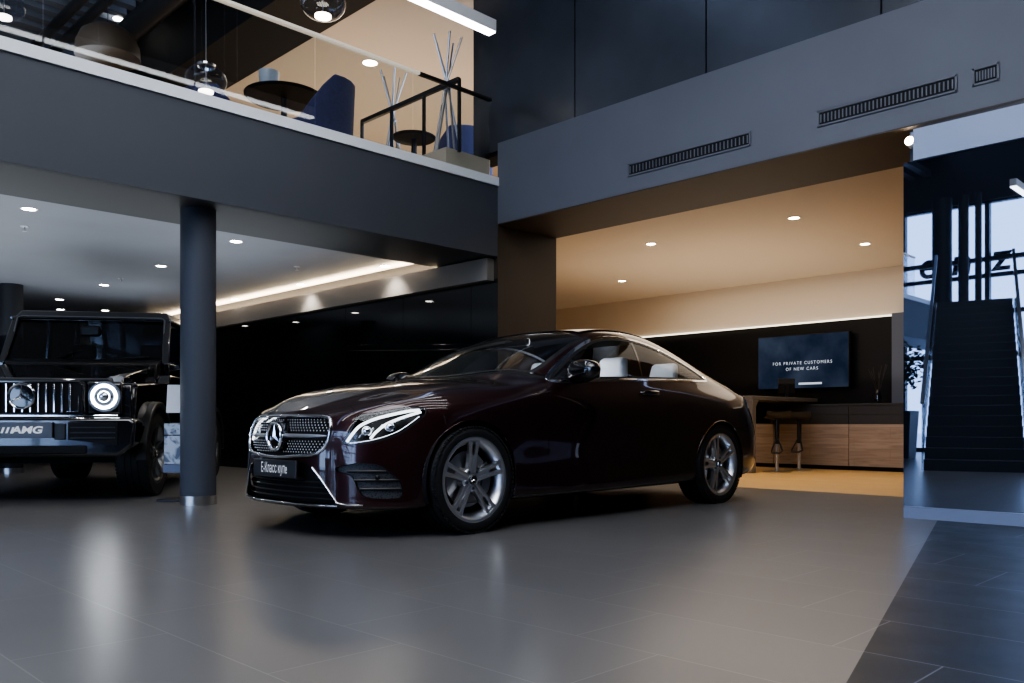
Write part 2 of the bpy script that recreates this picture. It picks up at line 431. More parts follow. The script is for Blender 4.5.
# ================================================================ glazed front of the hall (seen in the mirror and in the paint)
XF = -9.0
mb = MB()
for y in np.arange(-9, 16.3, 1.9):
    mb.box(XF-0.16, XF, y-0.05, y+0.05, 0, 5.9)
for z in (0.05, 2.3, 3.3, 4.55, 5.9):
    mb.box(XF-0.14, XF+0.01, -9, 16.2, z-0.05, z+0.05)
struct('window_1', mb, pbr('dark_mullions', (0.02, 0.023, 0.03), 0.4))
struct('window_1_glass', MB().box(XF-0.08, XF-0.07, -9, 16.2, 0, 5.9), M['sky_glass'])
struct('wall_facade_head', MB().box(XF-0.16, XF+0.1, -9, 16.2, 5.9, 8.0), M['dark_wall'])
struct('window_1_blind', MB().box(XF-0.2, XF-0.18, -9, -1.0, 0, 8).box(XF-0.2, XF-0.18, 9.5, 16.2, 0, 8), M['dark_wall'])
struct('ground_outside', MB().box(-60, XF-0.2, -40, 50, -0.3, -0.1), pbr('pale_paving', (0.35, 0.36, 0.38), 0.8))
struct('roof_outside', MB().box(-14, XF-0.16, -9, 16.2, 8.0, 8.3), M['dark_wall'])

# ================================================================ lights
def hall_lamps():
    area('sky_light', (XF-1.6, 4.4, 4.0), (0, -PI/2, 0), 8.2, 11.0, 620, (0.66, 0.79, 1.0))
    area('hall_soft', (-1.2, 1.2, 7.6), (0, 0, 0), 7, 6, 380, (0.90, 0.94, 1.0))
hall_lamps()
area('alcove_glow', (10.0, 6.0, 2.96), (0, 0, 0), 4.5, 5.5, 50, (1.0, 0.86, 0.70))
area('alcove_up', (10.6, 6.6, 1.3), (PI, 0, 0), 3.5, 4.0, 26, (1.0, 0.86, 0.70))
area('lower_up', (1.5, 10.5, 1.9), (PI, 0, 0), 8, 6, 80, (0.85, 0.92, 1.0))
area('upper_warm', (8.2, 11.5, 5.7), (0, 0, 0), 5, 5, 70, (1.0, 0.90, 0.76))
area('upper_up', (8.4, 11.0, 4.2), (PI, 0, 0), 5, 5, 36, (1.0, 0.91, 0.78))
# ================================================================ coupe body: one smooth half shell from a B-spline control net
# car axes here: x back from the front axle, w outwards from the centre plane, z up
def pchip(xs, ys, q):
    xs = np.asarray(xs, float); ys = np.asarray(ys, float); q = np.asarray(q, float)
    h = np.diff(xs); d = np.diff(ys)/h; m = np.zeros_like(ys)
    for i in range(1, len(xs)-1):
        if d[i-1]*d[i] > 0:
            w1 = 2*h[i]+h[i-1]; w2 = h[i]+2*h[i-1]; m[i] = (w1+w2)/(w1/d[i-1]+w2/d[i])
    m[0] = d[0]; m[-1] = d[-1]
    i = np.clip(np.searchsorted(xs, q)-1, 0, len(xs)-2)
    t = (q-xs[i])/h[i]; t2 = t*t; t3 = t2*t
    return (2*t3-3*t2+1)*ys[i]+(t3-2*t2+t)*h[i]*m[i]+(-2*t3+3*t2)*ys[i+1]+(t3-t2)*h[i]*m[i+1]

def tab(t):
    a = np.array(t, float); return lambda q: [float(pchip(a[:, 0], a[:, k], [q])[0]) for k in range(1, a.shape[1])]

hood_c = tab([(-.82,.744),(-.75,.776),(-.6,.845),(-.45,.898),(-.3,.938),(-.1,.974),(.1,.996),(.3,1.006),(.5,1.012),(.8,1.02)])
def zhood(x, w):
    s = abs(w)/0.80
    return hood_c(x)[0]-0.040*s**2-0.030*s**4+0.008*math.exp(-((abs(w)-0.44)/0.09)**2)*min(1, max(0, (x+.8)/.3))

# side features against x: (w, z)
F_c2 = tab([(-.3,.78,.175),(0,.80,.18),(3.4,.80,.20),(3.6,.78,.22)])
F_c3 = tab([(-.3,.865,.185),(0,.885,.19),(.45,.893,.185),(2.4,.893,.205),(2.9,.90,.22),(3.5,.87,.26)])
F_c4 = tab([(-.3,.887,.26),(0,.915,.26),(.45,.910,.25),(1.4,.908,.26),(2.4,.910,.28),(2.9,.925,.28),(3.5,.885,.33)])
F_c5 = tab([(-.3,.894,.38),(0,.928,.39),(.5,.892,.38),(1.4,.884,.39),(2.3,.892,.41),(2.9,.932,.40),(3.5,.893,.43)])
F_c6 = tab([(-.3,.896,.50),(0,.930,.52),(.5,.908,.53),(1.4,.905,.54),(2.3,.915,.55),(2.9,.936,.54),(3.5,.893,.55)])
F_c7 = tab([(-.3,.894,.61),(0,.926,.64),(.5,.922,.66),(1.4,.924,.68),(2.3,.928,.69),(2.9,.934,.68),(3.5,.880,.67)])
F_c8 = tab([(-.3,.888,.70),(0,.914,.74),(.5,.922,.785),(1.4,.926,.81),(2.3,.922,.82),(2.9,.918,.81),(3.5,.855,.78)])
F_c9 = tab([(-.3,.862,.795),(0,.886,.83),(.5,.900,.885),(1.4,.902,.905),(2.3,.898,.920),(2.9,.885,.91),(3.5,.825,.88)])
F_c10= tab([(-.3,.79,.860),(0,.820,.888),(.3,.838,.920),(.5,.853,.945),(.8,.862,.968),(1.4,.864,.985),(2.0,.860,.998),(2.4,.850,1.005),(2.9,.825,.985),(3.2,.80,.965),(3.5,.765,.945)])
F_c13= tab([(-.3,.50,.0),(.1,.565,.0),(.3,.60,.0),(.46,.665,.990),(.56,.725,.997),(.66,.758,1.008),(.78,.768,1.050),(.95,.752,1.142),(1.13,.722,1.234),(1.32,.688,1.312),(1.5,.656,1.364),(1.7,.630,1.396),(1.95,.614,1.408),(2.2,.610,1.388),(2.45,.614,1.332),(2.7,.630,1.248),(2.9,.648,1.170),(3.1,.668,1.096),(3.28,.680,1.040),(3.5,.690,.990)])
F_c16= tab([(.2,1.001),(.3,1.006),(.40,1.013),(.46,1.036),(.56,1.086),(.66,1.134),(.78,1.188),(.95,1.260),(1.13,1.330),(1.32,1.390),(1.5,1.426),(1.7,1.447),(1.95,1.456),(2.2,1.446),(2.45,1.408),(2.7,1.334),(2.9,1.258),(3.1,1.176),(3.28,1.105),(3.5,1.036)])

FRONT = [((-.866,0),(-.787,0,.742),-.784), ((-.861,.16),(-.777,.15,.744),-.768), ((-.845,.31),(-.757,.29,.749),-.73), ((-.808,.445),(-.708,.425,.762),-.675),
         ((-.755,.58),(-.634,.555,.784),-.60), ((-.665,.69),(-.53,.655,.812),-.51), ((-.56,.775),(-.43,.720,.834),-.42), ((-.44,.845),(-.345,.762,.851),-.34)]
REAR = [((3.955,0),(3.855,0,1.000),3.845), ((3.948,.16),(3.850,.15,1.000),3.83), ((3.932,.32),(3.838,.30,.997),3.80), ((3.905,.47),(3.812,.44,.990),3.76),
        ((3.860,.60),(3.768,.56,.978),3.70), ((3.795,.71),(3.708,.655,.965),3.64), ((3.705,.79),(3.64,.715,.955),3.585), ((3.60,.848),(3.575,.748,.949),3.53)]
XROWS = [-.24,-.12,.02,.16,.30,.40,.47,.54,.62,.70,.79,.90,1.02,1.16,1.32,1.5,1.7,1.95,2.2,2.42,2.62,2.8,2.96,3.12,3.28,3.42]

def net():
    rows = []
    n = len(FRONT)
    for k, (mid, e, xc) in enumerate(FRONT):
        xm, wm = mid; xe, we, ze = e; t = k/(n-1); r = []
        r.append((-.78+t*.56, 0, .19)); 
        r.append((xm*.5+(-.78+t*.56)*.5+.02, wm*.55, .185)); r.append((xm+.05, wm*.96, .183))
        r.append((xm-.004, wm*1.012, .172)); r.append((xm, wm, .255)); r.append((xm-.002, wm*1.0, .36)); r.append((xm, wm, .48))
        mixp = lambda f, z: (xm+(xe-xm)*f, wm+(we-wm)*f, z)
        r.append(mixp(.12, .59+.02*t)); r.append(mixp(.36, .59+.02*t+(ze-.60)*.60)); r.append(mixp(.72, .60+(ze-.60)*.90)); r.append((xe, we, ze))
        for c in range(11, 17):
            f = (c-10)/6; f2 = f**0.9
            w = we*(1-f); x = xe+(xc-xe)*(1-(1-f)**2); z = zhood(x, w)
            bl = max(0, 1-f*3); z = z*(1-bl)+ (ze+.006)*bl
            r.append((x, w, z))
        rows.append(r)
    for x in XROWS:
        r = []
        w2, z2 = F_c2(x); r += [(x, 0, .16), (x, w2*.55, .16), (x, w2, z2)]
        for F in (F_c3, F_c4, F_c5, F_c6, F_c7, F_c8, F_c9, F_c10):
            w, z = F(x); r.append((x, w, z))
        wb, zb = F_c10(x); wr, zr = F_c13(x); zr += .010*min(1,max(0,(x-.6)/.5))
        zc = F_c16(x)[0]+.010*min(1,max(0,(x-.5)/.5)) if x > .2 else hood_c(x)[0]
        if x < .45:
            ws = [wb+(wr-wb)*.30, wb+(wr-wb)*.66, wr, wr*.70, wr*.36, 0]
            for i, w in enumerate(ws):
                r.append((x, w, zhood(x, w)+ (zc-hood_c(x)[0])))
        else:
            b = .028*min(1, max(0, (x-.6)/.5))*min(1, max(0, (3.5-x)/.7))
            for f in (.33, .68):
                r.append((x, wb+(wr-wb)*f+b*math.sin(PI*f)*.8, zb+(zr-zb)*f+b*math.sin(PI*f)*.5))
            r.append((x, wr, zr))
            r += [(x, wr*.80, zr+(zc-zr)*.66), (x, wr*.42, zr+(zc-zr)*.93), (x, 0, zc)]
        rows.append(r)
    for k, (mid, e, xc) in reversed(list(enumerate(REAR))):
        xm, wm = mid; xe, we, ze = e; t = k/(len(REAR)-1); r = []
        r.append((3.80-t*.35, 0, .22)); r.append((xm*.5+(3.80-t*.35)*.5-.03, wm*.55, .215)); r.append((xm-.07, wm*.92, .225))
        r.append((xm-.035, wm*.97, .25)); r.append((xm-.006, wm*.995, .33)); r.append((xm, wm, .43)); r.append((xm, wm, .55))
        mixp = lambda f, z: (xm+(xe-xm)*f, wm+(we-wm)*f, z)
        r.append(mixp(.18, .67)); r.append(mixp(.45, .78)); r.append(mixp(.82, ze-.075)); r.append((xe, we, ze))
        for c in range(11, 17):
            f = (c-10)/6
            w = we*(1-f); x = xe+(xc-xe)*(1-(1-f)**2)
            zc = float(pchip([3.3,3.45,3.6,3.75,3.86],[1.085,1.046,1.020,1.005,1.003],[x])[0])
            z = zc-.05*(w/.75)**2*max(0,(3.86-x)/.4) ; bl = max(0, 1-f*3); z = z*(1-bl)+(ze+.002)*bl
            r.append((x, w, z))
        rows.append(r)
    return np.array(rows, float)

def bspline(P, sub):
    # uniform cubic along axis 0 (ghost points already added)
    n = P.shape[0]-3; out = []
    for i in range(n):
        for s in range(sub if i < n-1 else sub+1):
            t = s/sub
            b = ((1-t)**3/6, (3*t**3-6*t*t+4)/6, (-3*t**3+3*t*t+3*t+1)/6, t**3/6)
            out.append(sum(b[k]*P[i+k] for k in range(4)))
    return np.array(out)

def coupe_surface(su=8, sv=8):
    P = net(); mir = np.array([1, -1, 1.0])
    P = np.concatenate([(P[1]*mir)[None], P, (P[-2]*mir)[None]], 0)
    Q = bspline(P, su)                                   # along rows
    Q = np.swapaxes(Q, 0, 1)
    Q = np.concatenate([(Q[1]*mir)[None], Q, (Q[-2]*mir)[None]], 0)
    S = np.swapaxes(bspline(Q, sv), 0, 1)                # [row, col, 3]
    nr, nc = S.shape[:2]
    U = np.repeat((np.arange(nr)/su)[:, None], nc, 1); V = np.repeat((np.arange(nc)/sv)[None], nr, 0)
    S[0, :, 1] = 0; S[-1, :, 1] = 0; S[:, 0, 1] = 0; S[:, -1, 1] = 0
    c6 = S[:, 6*sv]; s = np.concatenate([[0], np.cumsum(np.linalg.norm(np.diff(c6[:, :2], axis=0), axis=1))])
    SS = np.repeat(s[:, None], nc, 1)
    du = np.gradient(S, axis=0); dv = np.gradient(S, axis=1)
    N = np.cross(dv, du); ln = np.linalg.norm(N, axis=2, keepdims=True); N = N/np.maximum(ln, 1e-12)
    return S, N, U, V, SS
# ================================================================ materials of the cars
def paint(name, base, flake, rough=0.32, metal=0.55):
    m, nt, out = new_mat(name)
    b = nt.nodes.new('ShaderNodeBsdfPrincipled')
    lw = nt.nodes.new('ShaderNodeLayerWeight'); lw.inputs['Blend'].default_value = 0.35
    mx = nt.nodes.new('ShaderNodeMix'); mx.data_type = 'RGBA'
    nt.links.new(lw.outputs['Facing'], mx.inputs['Factor']); mx.inputs[6].default_value = (*flake, 1); mx.inputs[7].default_value = (*base, 1)
    nt.links.new(mx.outputs[2], b.inputs['Base Color'])
    b.inputs['Metallic'].default_value = metal; b.inputs['Roughness'].default_value = rough
    b.inputs['Coat Weight'].default_value = 1.0; b.inputs['Coat Roughness'].default_value = 0.02; b.inputs['Coat IOR'].default_value = 1.6
    nt.links.new(b.outputs[0], out.inputs['Surface']); return m
M['burgundy'] = paint('burgundy_car_paint', (0.007, 0.002, 0.0025), (0.030, 0.0045, 0.0055))
M['car_black'] = pbr('gloss_black', (0.006, 0.006, 0.007), 0.08, coat=1.0)
M['trim_black'] = pbr('satin_black_trim', (0.010, 0.010, 0.011), 0.4)
M['rubber'] = pbr('tyre_rubber', (0.010, 0.010, 0.011), 0.55, bump=0.15, bscale=120)
M['alloy'] = pbr('silver_alloy', (0.74, 0.75, 0.78), 0.34, metal=1.0)
M['alloy_dark'] = pbr('grey_alloy', (0.28, 0.29, 0.31), 0.3, metal=1.0)
M['stud'] = pbr('grille_stud_chrome', (.85,.86,.88), .38, metal=.8)
M['disc'] = pbr('brake_disc_steel', (0.35, 0.35, 0.36), 0.35, metal=1.0)
M['car_glass'] = thin_glass('car_window_glass', (0.84, 0.87, 0.88), 1.5)
M['lens_glass'] = thin_glass('headlight_lens_glass', (0.95, 0.97, 1.0), 1.45)
M['leather'] = pbr('pale_grey_leather', (0.74, 0.76, 0.80), 0.5, bump=0.05)
M['cabin_dark'] = pbr('dark_cabin_trim', (0.03, 0.028, 0.03), 0.55)
M['headliner'] = pbr('headliner_cloth', (0.5, 0.49, 0.48), 0.9)
M['drl'] = emis('daytime_light_white', (0.88, 0.94, 1.0), 1.6)
M['chrome_bright'] = pbr('reflector_chrome', (0.80, 0.83, 0.88), 0.12, metal=1.0)
M['tail_red'] = pbr('tail_lamp_red', (0.35, 0.01, 0.015), 0.08, coat=1.0, emit=(1, .05, .05), estr=0.12)
M['plate'] = pbr('dark_plate', (0.035, 0.038, 0.045), 0.35)
M['letter_white'] = pbr('white_lettering', (0.85, 0.86, 0.88), 0.5, emit=(1, 1, 1), estr=0.12)

# ================================================================ carving helpers
def poly_sd(px, py, poly):
    poly = np.asarray(poly, float); n = len(poly)
    d2 = np.full(px.shape, 1e9); inside = np.zeros(px.shape, bool)
    for i in range(n):
        ax, ay = poly[i]; bx, by = poly[(i+1) % n]
        ex, ey = bx-ax, by-ay; L = ex*ex+ey*ey+1e-15
        t = np.clip(((px-ax)*ex+(py-ay)*ey)/L, 0, 1)
        d2 = np.minimum(d2, (px-ax-t*ex)**2+(py-ay-t*ey)**2)
        c = ((ay > py) != (by > py)) & (px < ex*(py-ay)/(ey if abs(ey) > 1e-12 else 1e-12)+ax)
        inside ^= c
    d = np.sqrt(d2); return np.where(inside, -d, d)

def smooth_poly(pts, it=2):
    p = [tuple(q) for q in pts]
    for _ in range(it):
        o = []
        for i in range(len(p)):
            a, b = p[i], p[(i+1) % len(p)]
            o += [(a[0]*.75+b[0]*.25, a[1]*.75+b[1]*.25), (a[0]*.25+b[0]*.75, a[1]*.25+b[1]*.75)]
        p = o
    return p

class Shell:
    # A: per-vertex attributes [x,w,z, nx,nw,nz, V, s]; T: triangles
    def __init__(s, A, T): s.A = A; s.T = T
    def split(s, sd):
        A, T = s.A, s.T
        sd = np.where(np.abs(sd) < 1e-5, -1e-5, sd)
        neg = sd[T] < 0; cnt = neg.sum(1)
        keep_in = T[cnt == 3]; keep_out = T[cnt == 0]
        mixed = np.where((cnt > 0) & (cnt < 3))[0]
        new = []; cache = {}; n0 = len(A); tin = []; tout = []
        def cut(a, b):
            k = (a, b) if a < b else (b, a)
            if k in cache: return cache[k]
            t = sd[a]/(sd[a]-sd[b]); new.append(A[a]*(1-t)+A[b]*t); cache[k] = n0+len(new)-1
            return cache[k]
        for ti in mixed:
            t = T[ti]; ng = neg[ti]
            lone = ng if ng.sum() == 1 else ~ng
            i = int(np.argmax(lone)); a, b, c = int(t[i]), int(t[(i+1) % 3]), int(t[(i+2) % 3])
            p, q = cut(a, b), cut(a, c)
            l1 = [(a, p, q)]; l2 = [(p, b, c), (p, c, q)]
            if ng.sum() == 1: tin += l1; tout += l2
            else: tout += l1; tin += l2
        A2 = np.concatenate([A, np.array(new).reshape(-1, A.shape[1])]) if new else A
        cat = lambda k, l: np.concatenate([k, np.array(l, int).reshape(-1, 3)]) if l else k
        return Shell(A2, cat(keep_in, tin)), Shell(A2, cat(keep_out, tout))
    def compact(s):
        u, inv = np.unique(s.T, return_inverse=True)
        return Shell(s.A[u], inv.reshape(-1, 3))
    x = property(lambda s: s.A[:, 0]); w = property(lambda s: s.A[:, 1]); z = property(lambda s: s.A[:, 2])
    V = property(lambda s: s.A[:, 6]); s_ = property(lambda s: s.A[:, 7])

def carve(shell, sdfun, gap=0.0):
    """returns (inside part, the rest); a gap strip either side of the line is dropped"""
    sd = sdfun(shell)
    inn, rest = shell.split(sd)
    if gap:
        inn = inn.split(sdfun(inn)+gap)[0]
        rest = rest.split(sdfun(rest)-gap)[1]
    return inn.compact(), rest.compact()

def shell_obj(name, shells, mat, parent, off=0.0, thick=0.0):
    """shells: list of (Shell, side) with side -1 near/left, +1 far/right; local car axes x, y, z"""
    vs = []; fs = []; ns = []; n = 0
    for sh, side in shells:
        if len(sh.T) == 0: continue
        P = sh.A[:, :3]+sh.A[:, 3:6]*off; Nn = sh.A[:, 3:6]
        vs.append(np.stack([P[:, 0], side*P[:, 1], P[:, 2]], 1)); ns.append(np.stack([Nn[:, 0], side*Nn[:, 1], Nn[:, 2]], 1))
        T = sh.T if side > 0 else sh.T[:, ::-1]
        # orient so that faces agree with normals
        fs.append(T+n); n += len(P)
    v = np.concatenate(vs); f = np.concatenate(fs); nn = np.concatenate(ns)
    e1 = v[f[:, 1]]-v[f[:, 0]]; e2 = v[f[:, 2]]-v[f[:, 0]]; fn = np.cross(e1, e2)
    flip = (fn*nn[f[:, 0]]).sum(1) < 0; f[flip] = f[flip][:, ::-1]
    ar = np.linalg.norm(fn, axis=1); f = f[ar > 1e-10]
    me = bpy.data.meshes.new(name); me.from_pydata(v.tolist(), [], f.tolist()); me.update()
    me.shade_smooth()
    nl = nn/np.maximum(np.linalg.norm(nn, axis=1, keepdims=True), 1e-9)
    try: me.normals_split_custom_set_from_vertices(nl.tolist())
    except Exception as ex: print('normals', ex)
    o = bpy.data.objects.new(name, me); COL.objects.link(o); me.materials.append(mat); o.parent = parent
    if thick:
        md = o.modifiers.new('thick', 'SOLIDIFY'); md.thickness = thick; md.offset = -1
    return o

# ================================================================ wheels
def star_mb(R, depth, tilt=0.0, ring=True, ringr=None, n=40, axis_M=Matrix.Identity(4)):
    """three-pointed star in the local xy plane facing +z"""
    mb = MB(); r0 = R*0.17
    pts = []
    for k in range(3):
        a = PI/2+k*2*PI/3; pts.append((R*math.cos(a), R*math.sin(a)))
        a2 = a+PI/3; pts.append((r0*math.cos(a2), r0*math.sin(a2)))
    vs = [(x, y, 0) for x, y in pts]+[(0, 0, depth), (0, 0, -depth*.3)]
    fs = []
    for i in range(6):
        fs.append((i, (i+1) % 6, 6)); fs.append(((i+1) % 6, i, 7))
    mb.add(vs, fs)
    if ring:
        rr = ringr or R*0.07
        mb.tube([(R*math.cos(2*PI*i/n), R*math.sin(2*PI*i/n), 0) for i in range(n)], rr, 8, closed=True)
    return mb.xf(axis_M)

FACE = Matrix(((1,0,0,0),(0,0,-1,0),(0,1,0,0),(0,0,0,1)))       # local xy plane facing -y

def make_wheel(parent, R=0.34, W=0.245, rim=0.268, name='wheel'):
    wh = bpy.data.objects.new(name, None); COL.objects.link(wh); wh.parent = parent; wh.empty_display_size = .1
    h = W/2
    prof = [(rim-.006,-h+.018),(rim+.004,-h+.006),(rim+.03,-h),(R-.022,-h+.006),(R-.008,-h+.020),(R-.002,-h+.034)]
    for g in (-.055, 0.0, .055):
        prof += [(R-.0005,g-.014),(R-.0005,g-.006),(R-.008,g-.005),(R-.008,g+.005),(R-.0005,g+.006),(R-.0005,g+.014)]
    prof += [(R-.002,h-.034),(R-.008,h-.020),(R-.022,h-.006),(rim+.03,h),(rim+.004,h-.006),(rim-.006,h-.018)]
    mb = MB().lathe(prof, 96, 'y', closed=True)
    for k in range(72):                                            # shoulder blocks
        a = 2*PI*k/72
        for sgn in (-1, 1):
            M4 = Matrix.Rotation(a, 4, 'Y'); st = len(mb.v)
            mb.box(-.0105, .0105, sgn*(h-.014)-.012, sgn*(h-.014)+.012, R-.016, R-.0035).xf(M4, st)
    mb.build('tyre', M['rubber'], wh, smooth=32)
    yo = -h+.008
    mb = MB().lathe([(rim-.030,yo+.012),(rim-.018,yo+.002),(rim-.006,yo-.002),(rim+.001,yo),(rim+.001,yo+.012),(rim-.030,yo+.05),(rim-.042,0.02),(rim-.03,h-.02),(rim,h-.01),(rim-.012,h-.012),(rim-.05,0.03),(rim-.05,yo+.05)], 80, 'y', closed=True)
    mb.build('rim_barrel', M['alloy'], wh, smooth=35)
    mb = MB()
    for k in range(5):
        th = 2*PI*k/5
        for sg in (-1, 1):
            sec = []
            for r, off, hw, yf, dp in ((.040,.013,.0150,yo+.024,.040),(.085,.017,.0140,yo+.020,.042),(.14,.021,.0125,yo+.014,.036),(.20,.027,.0130,yo+.008,.030),(rim-.018,.033,.0165,yo+.003,.026)):
                o_ = sg*off; sec.append([(o_-hw,yf+.004,r),(o_-hw*.45,yf,r),(o_+hw*.45,yf,r),(o_+hw,yf+.004,r),(o_+hw*.9,yf+dp,r),(o_-hw*.9,yf+dp,r)])
            vs = [p for s_ in sec for p in s_]; fs = []
            for i in range(len(sec)-1):
                for j in range(6):
                    fs.append((i*6+j, i*6+(j+1) % 6, (i+1)*6+(j+1) % 6, (i+1)*6+j))
            fs += [tuple(range(6)), tuple((len(sec)-1)*6+j for j in range(6))]
            st = len(mb.v); mb.add(vs, fs); mb.xf(Matrix.Rotation(th, 4, 'Y'), st)
        st = len(mb.v)                                             # web joining the pair near the hub and at the rim
        mb.box(-.03, .03, yo+.006, yo+.028, rim-.034, rim-.012).xf(Matrix.Rotation(th, 4, 'Y'), st)
        st = len(mb.v)
        mb.box(-.022, .022, yo+.030, yo+.060, .05, .15).xf(Matrix.Rotation(th, 4, 'Y'), st)
    mb.lathe([(.0,yo+.022),(.030,yo+.022),(.034,yo+.026),(.070,yo+.028),(.076,yo+.036),(.072,yo+.075),(0,yo+.075)], 40, 'y')
    mb.build('spokes', M['alloy'], wh, smooth=30)
    for k in range(5):
        a = 2*PI*(k+.5)/5; MB().cyl((.056*math.sin(a), yo+.018, .056*math.cos(a)), .0095, .02, 'y', 10).build('wheel_bolt', M['alloy_dark'], wh)
    cap = MB().lathe([(0,yo+.012),(.030,yo+.013),(.033,yo+.017),(.033,yo+.03),(0,yo+.03)], 32, 'y').build('centre_cap', M['trim_black'], wh)
    star_mb(.026, .004, ringr=.0022, axis_M=Matrix.Translation((0, yo+.0115, 0)) @ FACE).build('star_emblem', M['chrome'], cap, smooth=20)
    MB().lathe([(.06,-.035),(.178,-.035),(.178,-.008),(.06,-.008)], 64, 'y', closed=True).lathe([(.0,-.05),(.075,-.05),(.082,-.036),(.082,-.01),(0,-.01)], 32, 'y').build('brake_disc', M['disc'], wh, smooth=30)
    st = []
    for r, y in ((.118,-.052),(.192,-.052),(.192,.010),(.118,.010)):
        st.append([(r*math.cos(a), y, r*math.sin(a)) for a in np.linspace(-.55, .62, 9)])
    mb = MB(); vs = [p for s_ in st for p in s_]; fs = []
    for i in range(4):
        for j in range(8):
            fs.append((i*9+j, i*9+j+1, ((i+1) % 4)*9+j+1, ((i+1) % 4)*9+j))
    fs += [(0,9,18,27), (8,17,26,35)]
    mb.add(vs, fs).build('brake_caliper', M['alloy_dark'], wh, bevel=.004)
    return wh

# ================================================================ the coupe
CX, CYC = 3.59, 4.83
def make_coupe():
    root = thing('coupe_car', 'glossy dark burgundy two-door coupe with silver double-spoke wheels in the middle of the showroom', 'car', (CX, CYC, 0))
    S, N, U, V, SS = coupe_surface(8, 8)
    nr, nc = S.shape[:2]
    A = np.concatenate([S.reshape(-1, 3), N.reshape(-1, 3), V.reshape(-1, 1), SS.reshape(-1, 1)], 1)
    idx = np.arange(nr*nc).reshape(nr, nc)
    a, b, c, d = idx[:-1, :-1].ravel(), idx[1:, :-1].ravel(), idx[1:, 1:].ravel(), idx[:-1, 1:].ravel()
    T = np.concatenate([np.stack([a, b, c], 1), np.stack([a, c, d], 1)])
    full = Shell(A, T)
    smax = SS.max()
    both = lambda sh: [(sh, -1), (sh, 1)]
    # lookups on the surface
    def at_sz(s, z, cond=None, key=7):
        d2 = (A[:, key]-s)**2+(A[:, 2]-z)**2 + (A[:, 6] < 2.6)*9 + (A[:, 6] > 12)*9
        if cond is not None: d2 = d2+(~cond)*9
        i = np.argsort(d2)[:6]; w_ = 1/(d2[i]+1e-6); w_ /= w_.sum()
        return (A[i]*w_[:, None]).sum(0)
    frontc = A[:, 0] < -.3
    fr_wz = lambda w_, z: at_sz(w_, z, frontc, 1)
    side_xz = lambda x_, z: at_sz(x_, z, A[:, 1] > .5, 0)

    sh = full
    under, sh = carve(sh, lambda q: (q.V-2.75)*.05)
    arch = lambda cx: (lambda q: np.where(q.w > .45, np.hypot(q.x-cx, q.z-.338)-.372, 1.0))
    for cx in (0.0, 2.873):
        lipp, sh = carve(sh, lambda q: arch(cx)(q))
        # rolled lip
        pts = []
        for an in np.linspace(-.42, PI+.42, 40):
            x_, z_ = cx+.374*math.cos(an), .338+.374*math.sin(an)
            if z_ < .2: continue
            pq = side_xz(x_, z_); pts.append((x_, pq[1]-.004, z_))
        for sd_ in (-1, 1):
            MB().tube([(p[0], sd_*p[1], p[2]) for p in pts], .007, 6).build('arch_lip', M['burgundy'], root, smooth=60)
            mb = MB(); k = 28; vs = []; fs = []
            for i in range(k+1):
                an = -.35+(PI+.7)*i/k
                for w_ in (.50, pts[len(pts)//2][1]-.012): vs.append((cx+.379*math.cos(an), sd_*w_, max(.17, .338+.379*math.sin(an))))
            for i in range(k): fs.append((2*i, 2*i+1, 2*i+3, 2*i+2))
            n0 = len(vs); vs.append((cx, sd_*.50, .2)); fs += [(2*i, 2*i+2, n0) for i in range(k)]
            mb.add(vs, fs).build('wheel_arch_liner', M['black_matt'], root)
    # --- grille opening (front view w, z)
    gp = [(-.2,.736),(.36,.734),(.43,.727),(.462,.710),(.478,.68),(.490,.63),(.484,.585),(.468,.548),(.43,.514),(.36,.498),(.22,.486),(-.2,.478)]
    gp = [(p[0]*.978, p[1]) for p in gp]
    gp = smooth_poly(gp, 1)
    f_gr = lambda q: np.where(q.x < -.4, poly_sd(q.w, q.z, gp), 1.0)
    grille_reg, sh = carve(sh, f_gr)
    lg = [(-.2,.452),(.30,.452),(.372,.420),(.44,.353),(.545,.222),(.52,.208),(.3,.202),(-.2,.200)]
    f_lg = lambda q: np.where(q.x < -.4, poly_sd(q.w, q.z, lg), 1.0)
    lower_reg, sh = carve(sh, f_lg)
    ip = smooth_poly([(.52,.410),(.575,.438),(.693,.458),(.81,.449),(.875,.405),(.925,.365),(.950,.317),(.950,.251),(.90,.243),(.80,.243),(.716,.256),(.690,.291),(.668,.345),(.645,.385)], 1)
    f_in = lambda q: np.where(q.x < -.2, poly_sd(q.s_, q.z, ip), 1.0)
    intake_reg, sh = carve(sh, f_in)
    hp = smooth_poly([(.572,.575),(.600,.612),(.620,.66),(.632,.715),(.650,.744),(.72,.752),(.81,.764),(.90,.780),(.985,.791),(1.06,.788),(1.105,.772),(1.095,.745),(1.045,.703),(.985,.660),(.90,.610),(.80,.580),(.70,.563),(.62,.558)], 1)
    f_hl = lambda q: np.where(q.x < -.1, poly_sd(q.s_, q.z, hp), 1.0)
    head_reg, sh = carve(sh, f_hl, .0012)
    # --- glass house
    dlo = smooth_poly([(.735,.985),(.80,1.035),(.95,1.125),(1.12,1.215),(1.33,1.302),(1.50,1.348),(1.72,1.370),(1.96,1.366),(2.21,1.325),(2.43,1.262),(2.64,1.185),(2.80,1.105),(2.875,1.066),(2.80,1.052),(2.45,1.046),(1.97,1.032),(1.31,1.010),(.88,.982)], 1)
    f_dlo = lambda q: np.where((q.V > 9.3) & (q.V < 14.2) & (q.x > .6), poly_sd(q.x, q.z, dlo), 1.0)
    dlo_reg, sh = carve(sh, lambda q: f_dlo(q)-.003)
    S2, N2, U2, V2, SS2 = coupe_surface(20, 20)
    r0 = int(np.argmax(S2[:, 10*20, 0] > .55)); r1 = int(np.argmax(S2[:, 10*20, 0] > 3.05)); c0_, c1_ = int(9.2*20), int(14.3*20)
